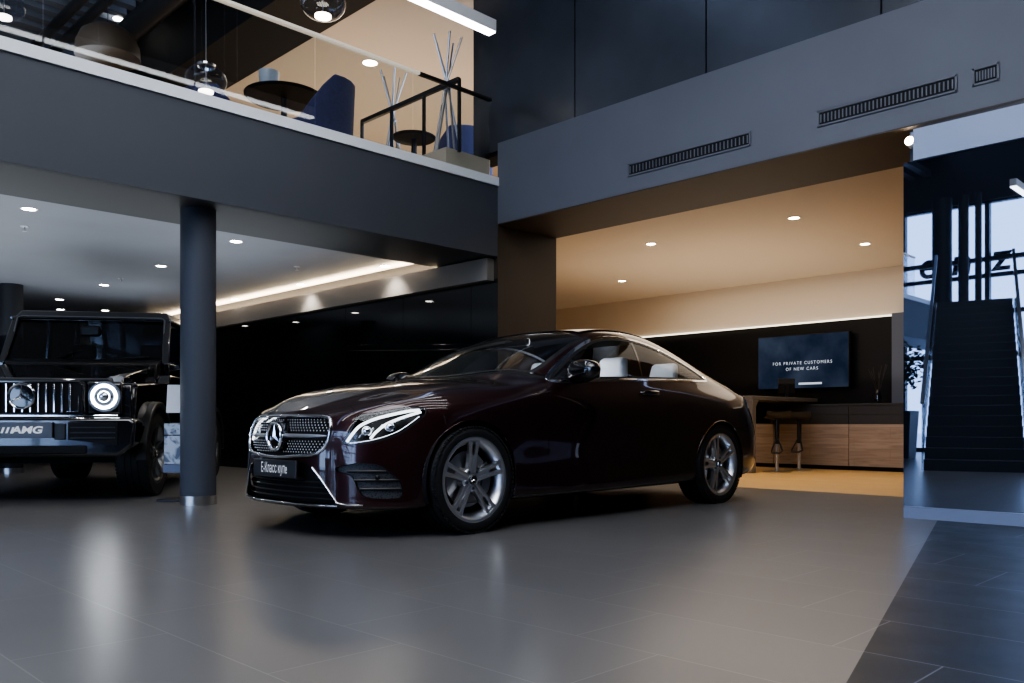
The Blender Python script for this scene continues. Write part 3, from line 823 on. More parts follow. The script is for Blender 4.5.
    q2 = lambda a_: a_[r0:r1, c0_:c1_]
    n2r, n2c = r1-r0, c1_-c0_
    A2 = np.concatenate([q2(S2).reshape(-1, 3), q2(N2).reshape(-1, 3), q2(V2).reshape(-1, 1), q2(SS2).reshape(-1, 1)], 1)
    id2 = np.arange(n2r*n2c).reshape(n2r, n2c)
    a, b, c, d = id2[:-1, :-1].ravel(), id2[1:, :-1].ravel(), id2[1:, 1:].ravel(), id2[:-1, 1:].ravel()
    dlo_reg = carve(Shell(A2, np.concatenate([np.stack([a, b, c], 1), np.stack([a, c, d], 1)])), lambda q: f_dlo(q)-.009)[0]
    chrome_ring, dlo_in = carve(dlo_reg, lambda q: -(f_dlo(q)+.010))
    rubber_ring, glass_reg = carve(dlo_in, lambda q: -(f_dlo(q)+.026))
    shell_obj('window_chrome_trim', [(chrome_ring, -1)], M['chrome'], root, .003, .006); shell_obj('window_chrome_trim', [(chrome_ring, 1)], M['chrome'], root, .003, .006)
    shell_obj('window_seal', [(rubber_ring, -1)], M['trim_black'], root, .001); shell_obj('window_seal', [(rubber_ring, 1)], M['trim_black'], root, .001)
    pil = lambda q: (np.abs(q.x-(1.846+(q.z-1.058)*.28))-.012)
    strip, glass_reg = carve(glass_reg, pil)
    sail, glass_reg = carve(glass_reg, lambda q: q.x-.965+(q.z-1.06)*.0)
    g_front, g_rear = carve(glass_reg, lambda q: q.x-1.88-(q.z-1.058)*.28)
    for sd_ in (-1, 1):
        shell_obj('window_divider', [(strip, sd_)], M['car_black'], root, 0)
        shell_obj('mirror_sail', [(sail, sd_)], M['car_black'], root, 0)
        shell_obj('door_window', [(g_front, sd_)], M['car_glass'], root, -.002)
        shell_obj('quarter_window', [(g_rear, sd_)], M['car_glass'], root, -.002)
    cowl = lambda q: .435+.27*(q.w/.75)**2.2
    hdr = lambda q: 1.41-.05*(q.w/.6)**2
    f_ws = lambda q: np.maximum(np.maximum((13.10-q.V)*.09, q.x-hdr(q)), cowl(q)+.015-q.x)
    ws_reg, sh = carve(sh, f_ws)
    band, ws_glass = carve(ws_reg, lambda q: -(f_ws(q)+.022))
    shell_obj('windscreen', both(ws_glass), M['car_glass'], root, -.001)
    shell_obj('windscreen_seal', both(band), M['trim_black'], root, 0)
    f_rw = lambda q: np.maximum(np.maximum((13.22-q.V)*.09, q.x-(3.20-.03*(q.w/.6)**2)), 2.50-.03*(q.w/.6)**2-q.x)
    rw_reg, sh = carve(sh, f_rw)
    band, rw_glass = carve(rw_reg, lambda q: -(f_rw(q)+.022))
    shell_obj('rear_window', both(rw_glass), M['car_glass'], root, -.001)
    shell_obj('rear_window_seal', both(band), M['trim_black'], root, 0)
    f_sr = lambda q: np.maximum(np.maximum((13.75-q.V)*.1, q.x-2.36), 1.475-.05*(q.w/.5)**2-q.x)
    sr_reg, sh = carve(sh, f_sr, .002)
    shell_obj('sunroof', both(sr_reg), M['car_black'], root, .012, .010)
    # --- panels
    cw = lambda q: q.x-cowl(q)+.055
    cowl_strip, sh = carve(sh, lambda q: np.maximum(np.maximum(q.x-cowl(q)-.015, cowl(q)-.06-q.x), (11.6-q.V)*.1))
    shell_obj('cowl_panel', both(cowl_strip), M['trim_black'], root, -.008)
    f_hd = lambda q: np.maximum((10.55-q.V)*.08, q.x-cowl(q)+.055)
    hood, sh = carve(sh, f_hd, .0018)
    shell_obj('bonnet', both(hood), M['burgundy'], root, .0, .0)
    dp = smooth_poly([(.715,1.05),(.700,.92),(.684,.80),(.681,.64),(.690,.45),(.705,.33),(.735,.262),(.85,.252),(1.25,.256),(1.70,.272),(1.86,.292),(1.97,.345),(2.045,.44),(2.078,.60),(2.085,.75),(2.080,.90),(2.06,1.02),(2.0,1.2),(.9,1.2)], 1)
    f_dr = lambda q: np.where((q.V > 2) & (q.V < 11.5), poly_sd(q.x, q.z, dp), 1.0)
    door, sh = carve(sh, f_dr, .0022)
    f_tl = lambda q: np.where(q.x > 3.2, poly_sd(q.s_, q.z, smooth_poly([(5.10,.895),(5.25,.852),(5.6,.825),(smax-.22,.82),(smax-.24,.89),(5.6,.918),(5.25,.926)], 1)), 1.0)
    tail_reg, sh = carve(sh, f_tl, .0012)
    bp_ = [(-1,-.1),(1.4,-.1),(1.4,.60),(1.06,.632),(1.0,.655),(.93,.70),(.70,.70),(.62,.735),(.56,.80),(-1,.80)]
    f_bp = lambda q: np.where((q.x < .3) & (q.V < 10.7), poly_sd(q.s_, q.z, bp_), 1.0)
    bump, sh = carve(sh, f_bp, .0015)
    f_rb = lambda q: np.where(q.x > 3.0, poly_sd(q.s_, q.z, [(4.5,-.1),(9,-.1),(9,.70),(5.3,.70),(5.05,.72),(4.78,.655),(4.5,.64)]), 1.0)
    rbump, sh = carve(sh, f_rb, .0015)
    sill, sh = carve(sh, lambda q: np.where((q.x > .2) & (q.x < 2.7) & (q.V < 6), q.z-.215, 1.0))
    body = shell_obj('body_shell', both(sh), M['burgundy'], root)
    shell_obj('underbody', both(under), M['black_matt'], root)
    shell_obj('side_skirt', [(sill, -1)], M['car_black'], root); shell_obj('side_skirt', [(sill, 1)], M['car_black'], root)
    fb = shell_obj('front_bumper', both(bump), M['burgundy'], root)
    shell_obj('rear_bumper', both(rbump), M['burgundy'], root)
    # dark lining right behind the panel gaps
    lin = full
    for f in (lambda q: (q.V-2.75)*.05, arch(0.0), arch(2.873), lambda q: f_dlo(q)-.01, f_ws, f_rw, f_hl, f_gr, f_lg, f_in):
        lin = carve(lin, f)[1]
    shell_obj('body_lining', both(lin), M['black_matt'], root, -.007)
    for reg, o_ in ((grille_reg, -.055), (lower_reg, -.05)): shell_obj('intake_backing', both(reg), M['black_matt'], fb, o_)
    for sd_ in (-1, 1): shell_obj('intake_backing', [(intake_reg, sd_)], M['black_matt'], fb, -.045)
    # --- doors
    for sd_ in (-1, 1):
        d_ = shell_obj('door', [(door, sd_)], M['burgundy'], root)
        path = []
        for x_, lift in ((1.755, -.006),(1.775, .020),(1.80, .030),(1.87, .033),(1.94, .030),(1.968, .020),(1.985, -.006)):
            p = side_xz(x_, .925+.02*(x_-1.75)); path.append((x_, sd_*(p[1]+lift), .925+.02*(x_-1.75)))
        mb = MB().tube(path, [.007,.010,.012,.012,.012,.010,.007], 8)
        for i in range(len(mb.v)):
            v_ = mb.v[i]; zc = .925+.02*(v_[0]-1.75); mb.v[i] = (v_[0], v_[1], zc+(v_[2]-zc)*1.5)
        mb.build('door_handle', M['car_black'], d_, smooth=60)
        p = side_xz(1.87, .94); MB().bar((1.78, sd_*(p[1]+.031), .943), (1.965, sd_*(p[1]+.031), .947), .004, .005).build('handle_chrome', M['chrome'], d_)
        # mirror
        mr = bpy.data.objects.new('side_mirror', None); COL.objects.link(mr); mr.parent = root
        mb = MB(); ns, nt_ = 18, 28
        for i in range(ns+1):
            la = -PI/2+PI*i/ns
            for j in range(nt_):
                lo = 2*PI*j/nt_
                e = lambda c_, p_: math.copysign(abs(c_)**p_, c_)
                X = e(math.cos(la), .8)*e(math.cos(lo), .75); Y = e(math.cos(la), .8)*e(math.sin(lo), .75); Z = e(math.sin(la), .85)
                back = 1.0 if X > 0 else 1.35
                mb.v.append((.915+X*.064*back, sd_*(1.030+Y*.140-.02*X), 1.050+Z*.080*(1-.18*Y)+.010*Y))
        for i in range(ns):
            for j in range(nt_): mb.f.append((i*nt_+j, i*nt_+(j+1) % nt_, (i+1)*nt_+(j+1) % nt_, (i+1)*nt_+j))
        mb.build('mirror_housing', M['car_black'], mr, smooth=80)
        MB().box(.972, .980, min(sd_*.93, sd_*1.12), max(sd_*.93, sd_*1.12), 1.000, 1.10).build('mirror_glass', M['chrome'], mr, bevel=.01)
        MB().hexa([(.86,sd_*.86,.985),(.98,sd_*.86,.985),(.975,sd_*.95,1.0),(.90,sd_*.95,1.0)], [(.87,sd_*.85,1.012),(.97,sd_*.85,1.012),(.965,sd_*.96,1.028),(.91,sd_*.96,1.028)]).build('mirror_arm', M['car_black'], mr, bevel=.006)
        MB().tube([(.862, sd_*.93, 1.045), (.832, sd_*1.03, 1.052), (.862, sd_*1.145, 1.062)], .004, 6).build('mirror_indicator', M['chrome'], mr, smooth=60)
    # --- grille
    gr = bpy.data.objects.new('grille', None); COL.objects.link(gr); gr.parent = root
    half = [(w_, z) for w_, z in gp if w_ > .001]
    # order from top centre to bottom centre
    half = sorted(half, key=lambda p: math.atan2(p[1]-.61, p[0]), reverse=True)
    half = [(0, .736)]+half+[(0, .478)]
    dense = []
    for i in range(len(half)-1):
        for k in range(5):
            t = k/5; dense.append((half[i][0]*(1-t)+half[i+1][0]*t, half[i][1]*(1-t)+half[i+1][1]*t))
    dense.append(half[-1])
    P3 = [fr_wz(*p) for p in dense]
    loop = [(p[0]-.002, -p[1], p[2]) for p in P3]+[(p[0]-.002, p[1], p[2]) for p in P3[::-1][1:-1]]
    loop = [tuple(np.mean([loop[i-1], loop[i], loop[(i+1) % len(loop)]], axis=0)) for i in range(len(loop))]
    MB().tube(loop, .0105, 8, closed=True).build('grille_frame', M['chrome'], gr, smooth=60)
    mb = MB(); ins = lambda w_, z: poly_sd(np.array([abs(w_)]), np.array([z]), gp)[0]
    row = 0; z = .497
    while z < .73:
        w_ = -.475+(.0135 if row % 2 else 0)
        while w_ < .48:
            if ins(w_, z) < -.016 and math.hypot(w_, z-.607) > .105 and not (abs(z-.612) < .022):
                p = fr_wz(abs(w_), z); x_ = p[0]+.022
                st = len(mb.v)
                mb.add([(x_-.004, w_, z), (x_, w_-.0082, z), (x_, w_, z+.0056), (x_, w_+.0082, z), (x_, w_, z-.0056)], [(0,2,1),(0,3,2),(0,4,3),(0,1,4),(1,2,3,4)])
            w_ += .027
        z += .0165; row += 1
    mb.build('diamond_studs', M['stud'], gr, smooth=0)
    for sd_ in (-1, 1):
        pts = [(fr_wz(w_, .613)[0]-.000, sd_*w_, .613) for w_ in (.085, .16, .24, .32, .40, .455)]
        mb = MB().tube(pts, [.013,.013,.012,.011,.009,.005], 8); mb.build('grille_louvre', M['alloy'], gr, smooth=60)
    st = MB().lathe([(0,-.868),(.06,-.867),(.082,-.863),(.094,-.853),(.094,-.81),(0,-.81)], 48, 'x', (0, 0, .607)).build('star_base', M['car_black'], gr, smooth=40)
    SM = Matrix.Translation((-.871, 0, .607)) @ Matrix(((0,0,-1,0),(-1,0,0,0),(0,1,0,0),(0,0,0,1)))
    star_mb(.084, .012, ringr=.0105, axis_M=SM).build('star_emblem', M['chrome'], st, smooth=20)
    # lower grille bars, plate, sensors
    mb = MB()
    for z in (.235, .268, .301, .334):
        wm = .55-(z-.2)*.75
        mb.tube([(fr_wz(abs(w_), z)[0]+.03, w_, z) for w_ in np.linspace(-wm, wm, 15)], .005, 6)
    mb.build('lower_grille_bars', M['trim_black'], fb, smooth=60)
    pl = MB().box(-.874, -.862, -.262, .262, .352, .462).build('number_plate', M['plate'], fb, bevel=.004)
    PM = Matrix.Translation((-.8755, 0, .407)) @ Matrix(((0,0,-1,0),(-1,0,0,0),(0,1,0,0),(0,0,0,1)))
    text_mb('Е-Класс купe', .088, PM, .58).build('plate_lettering', M['letter_white'], pl, smooth=0, recalc=False)
    MB().box(-.864, -.82, -.27, .27, .345, .36).box(-.864, -.82, -.10, .10, .36, .46).build('plate_holder', M['trim_black'], fb)
    for w_ in (-.40, .40):
        p = fr_wz(.40, .372); MB().cyl((p[0]+.004, w_, .372), .016, .05, 'x', 16).build('parking_sensor', M['trim_black'], fb)
    # chrome edge of the front apron
    for sd_ in (-1, 1):
        pts = [(.372,.425),(.44,.355),(.50,.28),(.548,.218),(.60,.205),(.68,.205)]
        q3 = [fr_wz(*p) for p in pts]; MB().tube([(p[0]-.004, sd_*p[1], p[2]) for p in q3], .005, 6).build('apron_trim', M['chrome'], fb, smooth=60)
    q3 = [fr_wz(w_, .199) for w_ in np.linspace(.0, .55, 12)]
    MB().tube([(p[0]-.005, -p[1], p[2]) for p in q3[::-1]]+[(p[0]-.005, p[1], p[2]) for p in q3[1:]], .0055, 6).build('apron_trim', M['chrome'], fb, smooth=60)
    # side intake: dark mesh, wing blades
    for sd_ in (-1, 1):
        mb = MB()
        for z in (.300, .352, .405):
            pts = []
            for s in np.linspace(.62, .935, 9):
                if poly_sd(np.array([s]), np.array([z]), ip)[0] < .004:
                    p = at_sz(s, z, frontc); pts.append((p[0]+.012-.0, sd_*(p[1]-.012), z))
            if len(pts) > 2: mb.tube(pts, .009, 6)
        mb.build('intake_blades', M['trim_black'], fb, smooth=60)
        msh = intake_reg
        shell_obj('intake_mesh', [(msh, sd_)], mesh_mat, fb, -.022)
        p = at_sz(.80, .372, frontc); MB().sphere((p[0]-.0, sd_*p[1], .372), .013, 8).build('parking_sensor', M['trim_black'], fb, smooth=80)
        # headlight
        hl = shell_obj('headlight', [(head_reg, sd_)], M['lens_glass'], root, 0)
        shell_obj('headlight_housing', [(head_reg, sd_)], M['cabin_dark'], hl, -.085)
        rim_, _ = carve(head_reg, lambda q: -(f_hl(q)+.010))
        shell_obj('headlight_rim', [(rim_, sd_)], M['trim_black'], hl, -.004)
        def strip_(pts, r, dep, nm, mt):
            path = []
            for s, z in pts:
                p = at_sz(s, z, frontc); path.append((p[0]-p[3]*dep, sd_*(p[1]-p[4]*dep), p[2]-p[5]*dep))
            path = [Vector(p) for p in path]; sm = []
            for i in range(len(path)-1):
                p0, p1, p2, p3 = path[max(i-1, 0)], path[i], path[i+1], path[min(i+2, len(path)-1)]
                for k in range(5):
                    t = k/5; sm.append(.5*((2*p1)+(-p0+p2)*t+(2*p0-5*p1+4*p2-p3)*t*t+(-p0+3*p1-3*p2+p3)*t**3))
            sm.append(path[-1]); MB().tube(sm, r, 8).build(nm, mt, hl, smooth=80)
        strip_([(.600,.580),(.625,.625),(.670,.680),(.75,.722),(.86,.750),(.98,.772),(1.05,.776)], .0085, .022, 'daytime_light', M['drl'])
        strip_([(.745,.600),(.775,.645),(.83,.690),(.91,.722),(1.0,.750),(1.06,.768)], .0080, .028, 'daytime_light', M['drl'])
        strip_([(.62,.572),(.70,.580),(.80,.600),(.90,.636),(.98,.682),(1.05,.73)], .007, .02, 'lower_reflector', M['chrome_bright'])
        for s, z, r in ((.715,.640,.036), (.86,.662,.036)):
            p = at_sz(s, z, frontc); cpt = (p[0]-p[3]*.05, sd_*(p[1]-p[4]*.05), z)
            MB().sphere(cpt, r, 12).build('projector_lens', M['chrome_bright'], hl, smooth=80)
        mb = MB()
        for k in range(6):
            s = .67+k*.055; p = at_sz(s, .60+.022*k, frontc); q_ = at_sz(s+.03, .64+.02*k, frontc)
            mb.bar((p[0]-p[3]*.045, sd_*(p[1]-p[4]*.045), p[2]), (q_[0]-q_[3]*.045, sd_*(q_[1]-q_[4]*.045), q_[2]), .03, .012)
        mb.build('reflector_facets', M['chrome_bright'], hl, bevel=.003)
        # tail lamp
        tl = shell_obj('tail_lamp', [(tail_reg, sd_)], M['tail_red'], root, 0)
        shell_obj('tail_lamp_housing', [(tail_reg, sd_)], M['black_matt'], tl, -.03)
    # --- wheels
    for x_, sd_ in ((0, -1), (2.873, -1), (0, 1), (2.873, 1)):
        wh = wheel_proto[0] if wheel_proto else None
        if wh is None:
            wh = make_wheel(root); wheel_proto.append(wh)
        else:
            wh = copy_tree(wh, root)
        wh.location = (x_, sd_*.802, .338); wh.rotation_euler = (0, .35*x_, 0 if sd_ < 0 else PI)
    # --- cabin
    mb = MB().box(.55, 3.3, -.78, .78, .20, .32)
    mb.build('cabin_floor', M['cabin_dark'], root)
    mb = MB().prism([(.50,.70),(.52,.97),(.62,1.0),(.95,1.0),(1.10,.93),(1.08,.72)], (-.76, .76), 'y')
    mb.build('dashboard', M['cabin_dark'], root, bevel=.03)
    for sd_ in (-1, 1):
        MB().box(.80, 2.2, min(sd_*.80, sd_*.84), max(sd_*.80, sd_*.84), .3, .965).build('door_trim', M['cabin_dark'], root, bevel=.01)
        for xs, yb, nm in ((1.37, .40, 'front_seat'), (2.16, .36, 'rear_seat')):
            se = bpy.data.objects.new(nm, None); COL.objects.link(se); se.parent = root; se.location = (xs, sd_*yb, 0)
            wd = .25
            MB().box(-.12, .42, -wd, wd, .34, .52).build('seat_cushion', M['leather'], se, bevel=.06, seg=4)
            a_ = .42; top = 1.04 if nm == 'front_seat' else 1.03
            MB().prism([(.36,.46),(.48,.46),(.36+.30,top),(.36+.19,top)], (-wd, wd), 'y').build('seat_back', M['leather'], se, bevel=.045, seg=4)
            hx = .36+.245; hz = top+.02
            MB().hexa([(hx-.01,-.15,hz-.01),(hx+.09,-.15,hz-.01),(hx+.09,.15,hz-.01),(hx-.01,.15,hz-.01)], [(hx+.03,-.13,hz+.18),(hx+.12,-.13,hz+.18),(hx+.12,.13,hz+.18),(hx+.03,.13,hz+.18)]).build('head_restraint', M['leather'], se, bevel=.04, seg=4)
    MB().tube([(1.16+.19*math.cos(2*PI*i/32)*.35, -.38+.185*math.sin(2*PI*i/32), .93+.185*math.cos(2*PI*i/32)*.93) for i in range(32)], .014, 8, closed=True).box(1.12, 1.17, -.55, -.21, .91, .945).box(1.10, 1.17, -.45, -.31, .86, .98).build('steering_wheel', M['cabin_dark'], root, smooth=40)
    dl = bpy.data.lights.new('cabin_fill', 'POINT'); dl.energy = 12.0; dl.color = (.92,.95,1.0); dl.shadow_soft_size = .12  # fill light added to brighten the seats, no fitting modelled
    do = bpy.data.objects.new('cabin_fill', dl); COL.objects.link(do); do.location = (CX+1.55, CYC, 1.34)
    MB().box(1.27, 1.33, -.12, .12, 1.315, 1.375).build('interior_mirror', M['trim_black'], root, bevel=.015)
    return root
wheel_proto = []
mesh_mat, nt, out = new_mat('intake_mesh')
b_ = nt.nodes.new('ShaderNodeBsdfPrincipled'); tcn = nt.nodes.new('ShaderNodeTexCoord'); vo = nt.nodes.new('ShaderNodeTexVoronoi'); vo.inputs['Scale'].default_value = 85
nt.links.new(tcn.outputs['Object'], vo.inputs['Vector'])
cr = nt.nodes.new('ShaderNodeValToRGB'); cr.color_ramp.elements[0].color = (0.002, 0.002, 0.002, 1); cr.color_ramp.elements[1].color = (0.05, 0.052, 0.058, 1)
cr.color_ramp.elements[0].position = .25; cr.color_ramp.elements[1].position = .45
nt.links.new(vo.outputs['Distance'], cr.inputs['Fac']); nt.links.new(cr.outputs[0], b_.inputs['Base Color']); b_.inputs['Roughness'].default_value = .45
nt.links.new(b_.outputs[0], out.inputs['Surface'])
coupe = make_coupe()
# ================================================================ boxy black off-road car under the balcony
M['gw_paint'] = pbr('black_car_paint', (0.006, 0.006, 0.008), 0.12, coat=1.0, spec=0.6)
M['gw_glass'] = thin_glass('dark_windscreen', (0.35, 0.38, 0.42), 1.35)
M['ring_light'] = emis('headlamp_ring_light', (0.93, 0.97, 1.0), 24)
M['lens_dark'] = pbr('dark_lens', (0.05, 0.06, 0.085), 0.45)
def make_offroader():
    t = thing('offroad_car', 'boxy black off-road car with glowing round headlight under the balcony', 'car', (2.62, 8.75, 0), math.radians(-36.1))
    P = M['gw_paint']
    def mir(f):
        for s in (-1, 1): f(s)
    # tub: side profile extruded across, arches cut out by the outline
    def arch_pts(c, r, a0, a1, n=12):
        return [(c+r*math.cos(a), .40+r*math.sin(a)) for a in np.linspace(a0, a1, n)]
    prof = [(-.62,.50)]+[(-.62,.95),(-.60,1.05),(.72,1.10),(.80,1.20),(3.60,1.22),(3.62,.55)]
    prof += [(3.40,.50)]+arch_pts(2.89, .47, .2, PI-.2)+[(2.35,.48),(.55,.48)]+arch_pts(0, .47, .2, PI-.2)
    MB().prism([(b, c) for b, c in prof], (-.87, .87), 'x').build('body_tub', P, t, bevel=.02)
    # bonnet: raised centre with a front lip
    MB().hexa([(-.70,-.66,1.0),(.70,-.66,1.0),(.74,.80,1.1),(-.74,.80,1.1)], [(-.68,-.64,1.085),(.68,-.64,1.085),(.72,.80,1.315),(-.72,.80,1.315)]).build('bonnet', P, t, bevel=.03, seg=3)
    MB().hexa([(-.74,.72,1.15),(.74,.72,1.15),(.78,.92,1.15),(-.78,.92,1.15)], [(-.74,.76,1.32),(.74,.76,1.32),(.77,.92,1.37),(-.77,.92,1.37)]).build('cowl_panel', M['trim_black'], t, bevel=.01)
    # cabin frame: pillars, roof, sills as one body-colour shell
    zb, zt = 1.365, 1.80
    A0, A1 = (.80, .88, zb), (.755, 1.14, zt)
    mb = MB()
    for s in (-1, 1):
        mb.bar((s*A0[0], A0[1], A0[2]-.06), (s*A1[0], A1[1], A1[2]+.02), .075, .07)
        for y in (2.05, 2.95, 3.52): mb.bar((s*.81, y, 1.2), (s*.755, y, zt+.02), .08, .05)
        mb.box(min(s*.78, s*.845), max(s*.78, s*.845), .85, 3.58, 1.18, 1.33)
    mb.hexa([(-.80,1.08,zt-.01),(.80,1.08,zt-.01),(.80,3.58,zt-.01),(-.80,3.58,zt-.01)], [(-.74,1.20,zt+.105),(.74,1.20,zt+.105),(.75,3.55,zt+.115),(-.75,3.55,zt+.115)])
    mb.box(-.78, .78, 3.5, 3.58, 1.2, zt)
    mb.build('cabin_frame', P, t, bevel=.012)
    mb = MB()
    mb.tube([(-.765,.92,zb+.04),(-.74,1.09,zt+.01),(-.70,1.10,zt+.03),(.70,1.10,zt+.03),(.74,1.09,zt+.01),(.765,.92,zb+.04)], .011, 6)
    mb.build('windscreen_edge', M['alloy_dark'], t, smooth=60)
    for s in (-1, 1): MB().tube([(s*.80,1.08,zt+.01),(s*.79,3.5,zt+.02)], .012, 6).build('roof_gutter', M['alloy_dark'], t, smooth=60)
    MB().add([(-.765,.90,zb),(.765,.90,zb),(.725,1.12,zt),(-.725,1.12,zt)], [(0,1,2,3)]).build('windscreen', M['gw_glass'], t, smooth=0)
    for s in (-1, 1):
        MB().add([(s*.825,.98,1.28),(s*.825,2.02,1.28),(s*.765,2.02,zt),(s*.765,1.22,zt)], [(0,1,2,3)]).build('side_window', M['gw_glass'], t, smooth=0)
        MB().add([(s*.825,2.1,1.28),(s*.825,2.92,1.28),(s*.765,2.92,zt),(s*.765,2.1,zt)], [(0,1,2,3)]).build('side_window', M['gw_glass'], t, smooth=0)
    MB().bar((-.30,.86,1.375),(-.06,.96,1.47),.02,.012).bar((.30,.86,1.375),(.62,.90,1.40),.02,.012).build('wiper', M['trim_black'], t)
    MB().box(-.10, .10, 1.02, 1.07, 1.62, 1.73).build('interior_mirror', M['trim_black'], t, bevel=.02)
    MB().box(-.76, .76, .95, 1.35, .95, 1.25).build('dashboard', M['cabin_dark'], t, bevel=.04)
    MB().tube([(.40+.19*math.cos(a), 1.40+.05*math.sin(a), 1.22+.18*math.sin(a)) for a in np.linspace(0, 2*PI, 28)[:-1]], .015, 6, closed=True).build('steering_wheel', M['cabin_dark'], t, smooth=60)
    for x in (-.38, .38):
        se = MB().box(x-.25, x+.25, 1.95, 2.1, .8, 1.42).build('front_seat', M['cabin_dark'], t, bevel=.05)
        MB().box(x-.13, x+.13, 1.99, 2.09, 1.44, 1.62).build('head_restraint', M['cabin_dark'], se, bevel=.04)
    # front: grille panel, bars, star
    g = MB().prism([(-.50,.785),(-.47,.755),(.47,.755),(.50,.785),(.50,1.03),(.47,1.06),(-.47,1.06),(-.50,1.03)], (-.70, -.60), 'y').build('grille', M['black_matt'], t, bevel=.008)
    MB().tube([(-.485,-.705,.79),(-.455,-.705,.765),(.455,-.705,.765),(.485,-.705,.79),(.485,-.705,1.025),(.455,-.705,1.05),(-.455,-.705,1.05),(-.485,-.705,1.025)], .010, 6, closed=True).build('grille_frame', M['gw_paint'], g, smooth=60)
    for k in range(-6, 7):
        x = k*.064
        MB().bar((x,-.712,.785),(x,-.712,1.035),.017,.022,up=(0,-1,0)).build('grille_bar', M['chrome'], g, bevel=.004)
    MB().tube([(.36,-.722,.795),(.455,-.722,.795),(.455,-.722,.93)], .006, 6).build('grille_badge', M['chrome'], g, smooth=60)
    sb = MB().lathe([(0,-.735),(.10,-.733),(.115,-.72),(.115,-.69),(0,-.69)], 40, 'y', (0,0,.925)).build('star_base', M['car_black'], g)
    star_mb(.105, .012, ringr=.011, axis_M=Matrix.Translation((0,-.737,.925)) @ FACE).build('star_emblem', M['chrome'], sb, smooth=20)
    for s in (-1, 1):
        MB().box(min(s*.50,s*.80), max(s*.50,s*.80), -.68, -.45, .76, 1.06).build('headlamp_panel', P, t, bevel=.03, seg=3)
        h = MB().lathe([(0,-.70),(.105,-.705),(.135,-.70),(.138,-.64),(0,-.64)], 40, 'y', (s*.66,0,.925)).build('headlight', M['lens_dark'], t)
        MB().lathe([(.088,-.712),(.105,-.716),(.109,-.706),(.086,-.705)], 48, 'y', (s*.66,0,.925), closed=True).build('ring_light', M['ring_light'], h)
        mb = MB()
        mb.sphere((s*.66, -.69, .925), .058, 10); mb.bar((s*.66-.085,-.703,.925),(s*.66+.085,-.703,.925),.012)
        mb.build('lamp_lens', M['chrome_bright'], h, smooth=80)
        # wings with blinker pods
        fl = [(-.60,.62),(-.60,.95),(-.55,1.05),(.72,1.12),(.72,.60)]+[(0+.475*math.cos(a), .40+.475*math.sin(a)) for a in np.linspace(.35, PI-.45, 12)]
        MB().prism(fl, (min(s*.70,s*.90), max(s*.70,s*.90)), 'x').build('front_wing', P, t, bevel=.03, seg=3)
        pod = MB().hexa([(s*.70-.075,-.56,1.04),(s*.70+.075,-.56,1.04),(s*.70+.07,-.22,1.08),(s*.70-.07,-.22,1.08)], [(s*.70-.06,-.50,1.115),(s*.70+.06,-.50,1.115),(s*.70+.05,-.24,1.125),(s*.70-.05,-.24,1.125)]).build('indicator_pod', M['chrome_bright'], t, bevel=.012)
        for cy in (0, 2.89):
            ring = [(cy+.50*math.cos(a), .40+.50*math.sin(a)) for a in np.linspace(-.1, PI+.1, 24)]
            rin = [(cy+.445*math.cos(a), .40+.445*math.sin(a)) for a in np.linspace(PI+.1, -.1, 24)]
            pts = ring+rin; n = len(pts); vs = [(s*.86, a, b) for a, b in pts]+[(s*.965, a, b) for a, b in pts]
            fs = []
            for i in range(23):
                o = n-1-i
                fs += [(i, i+1, o-1, o), (n+i, n+o, n+o-1, n+i+1), (i, n+i, n+i+1, i+1), (o, o-1, n+o-1, n+o)]
            fs += [(0, n-1, 2*n-1, n), (23, 23+n, 24+n, 24)]
            MB().add(vs, fs).build('wheel_flare', M['trim_black'], t, bevel=.01)
        mr = MB().box(min(s*.93,s*1.12), max(s*.93,s*1.12), .86, .96, 1.27, 1.42).build('side_mirror', P, t, bevel=.035, seg=3)
        MB().bar((s*.83,.95,1.27),(s*.97,.92,1.30),.05,.04).build('mirror_arm', M['trim_black'], mr)
        MB().box(min(s*.86,s*.885), max(s*.86,s*.885), .52, 2.38, .62, .70).build('side_rub_strip', M['trim_black'], t, bevel=.008)
        MB().box(min(s*.80,s*.93), max(s*.80,s*.93), .58, 2.32, .36, .43).build('running_board', M['trim_black'], t, bevel=.012)
        for y in (1.05, 2.12): MB().bar((s*.89,y+.70,1.10),(s*.89,y+.90,1.10),.03,.02).build('door_handle', M['trim_black'], t, bevel=.005)
    # bumper with intakes and plate
    bp = MB().prism([(-.93,.50),(-.80,.40),(.80,.40),(.93,.50),(.95,.70),(.90,.745),(-.90,.745),(-.95,.70)], (-.80, -.48), 'y').build('front_bumper', P, t, bevel=.03, seg=3)
    for s in (-1, 1):
        a, b = sorted((s*.40, s*.80)); MB().prism([(a,.55),(b-.0,.50),(b,.70),(a,.70)] if s > 0 else [(a,.50),(b,.55),(b,.70),(a,.70)], (-.812,-.79), 'y').build('bumper_intake', M['black_matt'], bp)
        for z in (.565, .61, .655): MB().bar((a+.02,-.815,z),(b-.02,-.815,z),.014,.012).build('intake_blade', M['trim_black'], bp)
        MB().box(s*.335-.045, s*.335+.045, -.815, -.79, .55, .69).build('bumper_duct', M['trim_black'], bp, bevel=.006)
    MB().box(-.55, .55, -.815, -.78, .43, .50).build('skid_plate', M['black_matt'], bp, bevel=.008)
    MB().tube([(-.80,-.81,.755),(.80,-.81,.755)], .008, 6).build('bumper_edge', M['chrome'], bp, smooth=60)
    pl = MB().box(-.28, .28, -.835, -.815, .565, .70).build('number_plate', pbr('grey_plate', (.10,.11,.14), .4), bp, bevel=.004)
    PM = Matrix.Translation((.08,-.8365,.632)) @ FACE
    text_mb('AMG', .082, PM, 1.35, shear=.18, bold=.003).build('plate_lettering', M['letter_white'], pl, smooth=0)
    mb = MB()
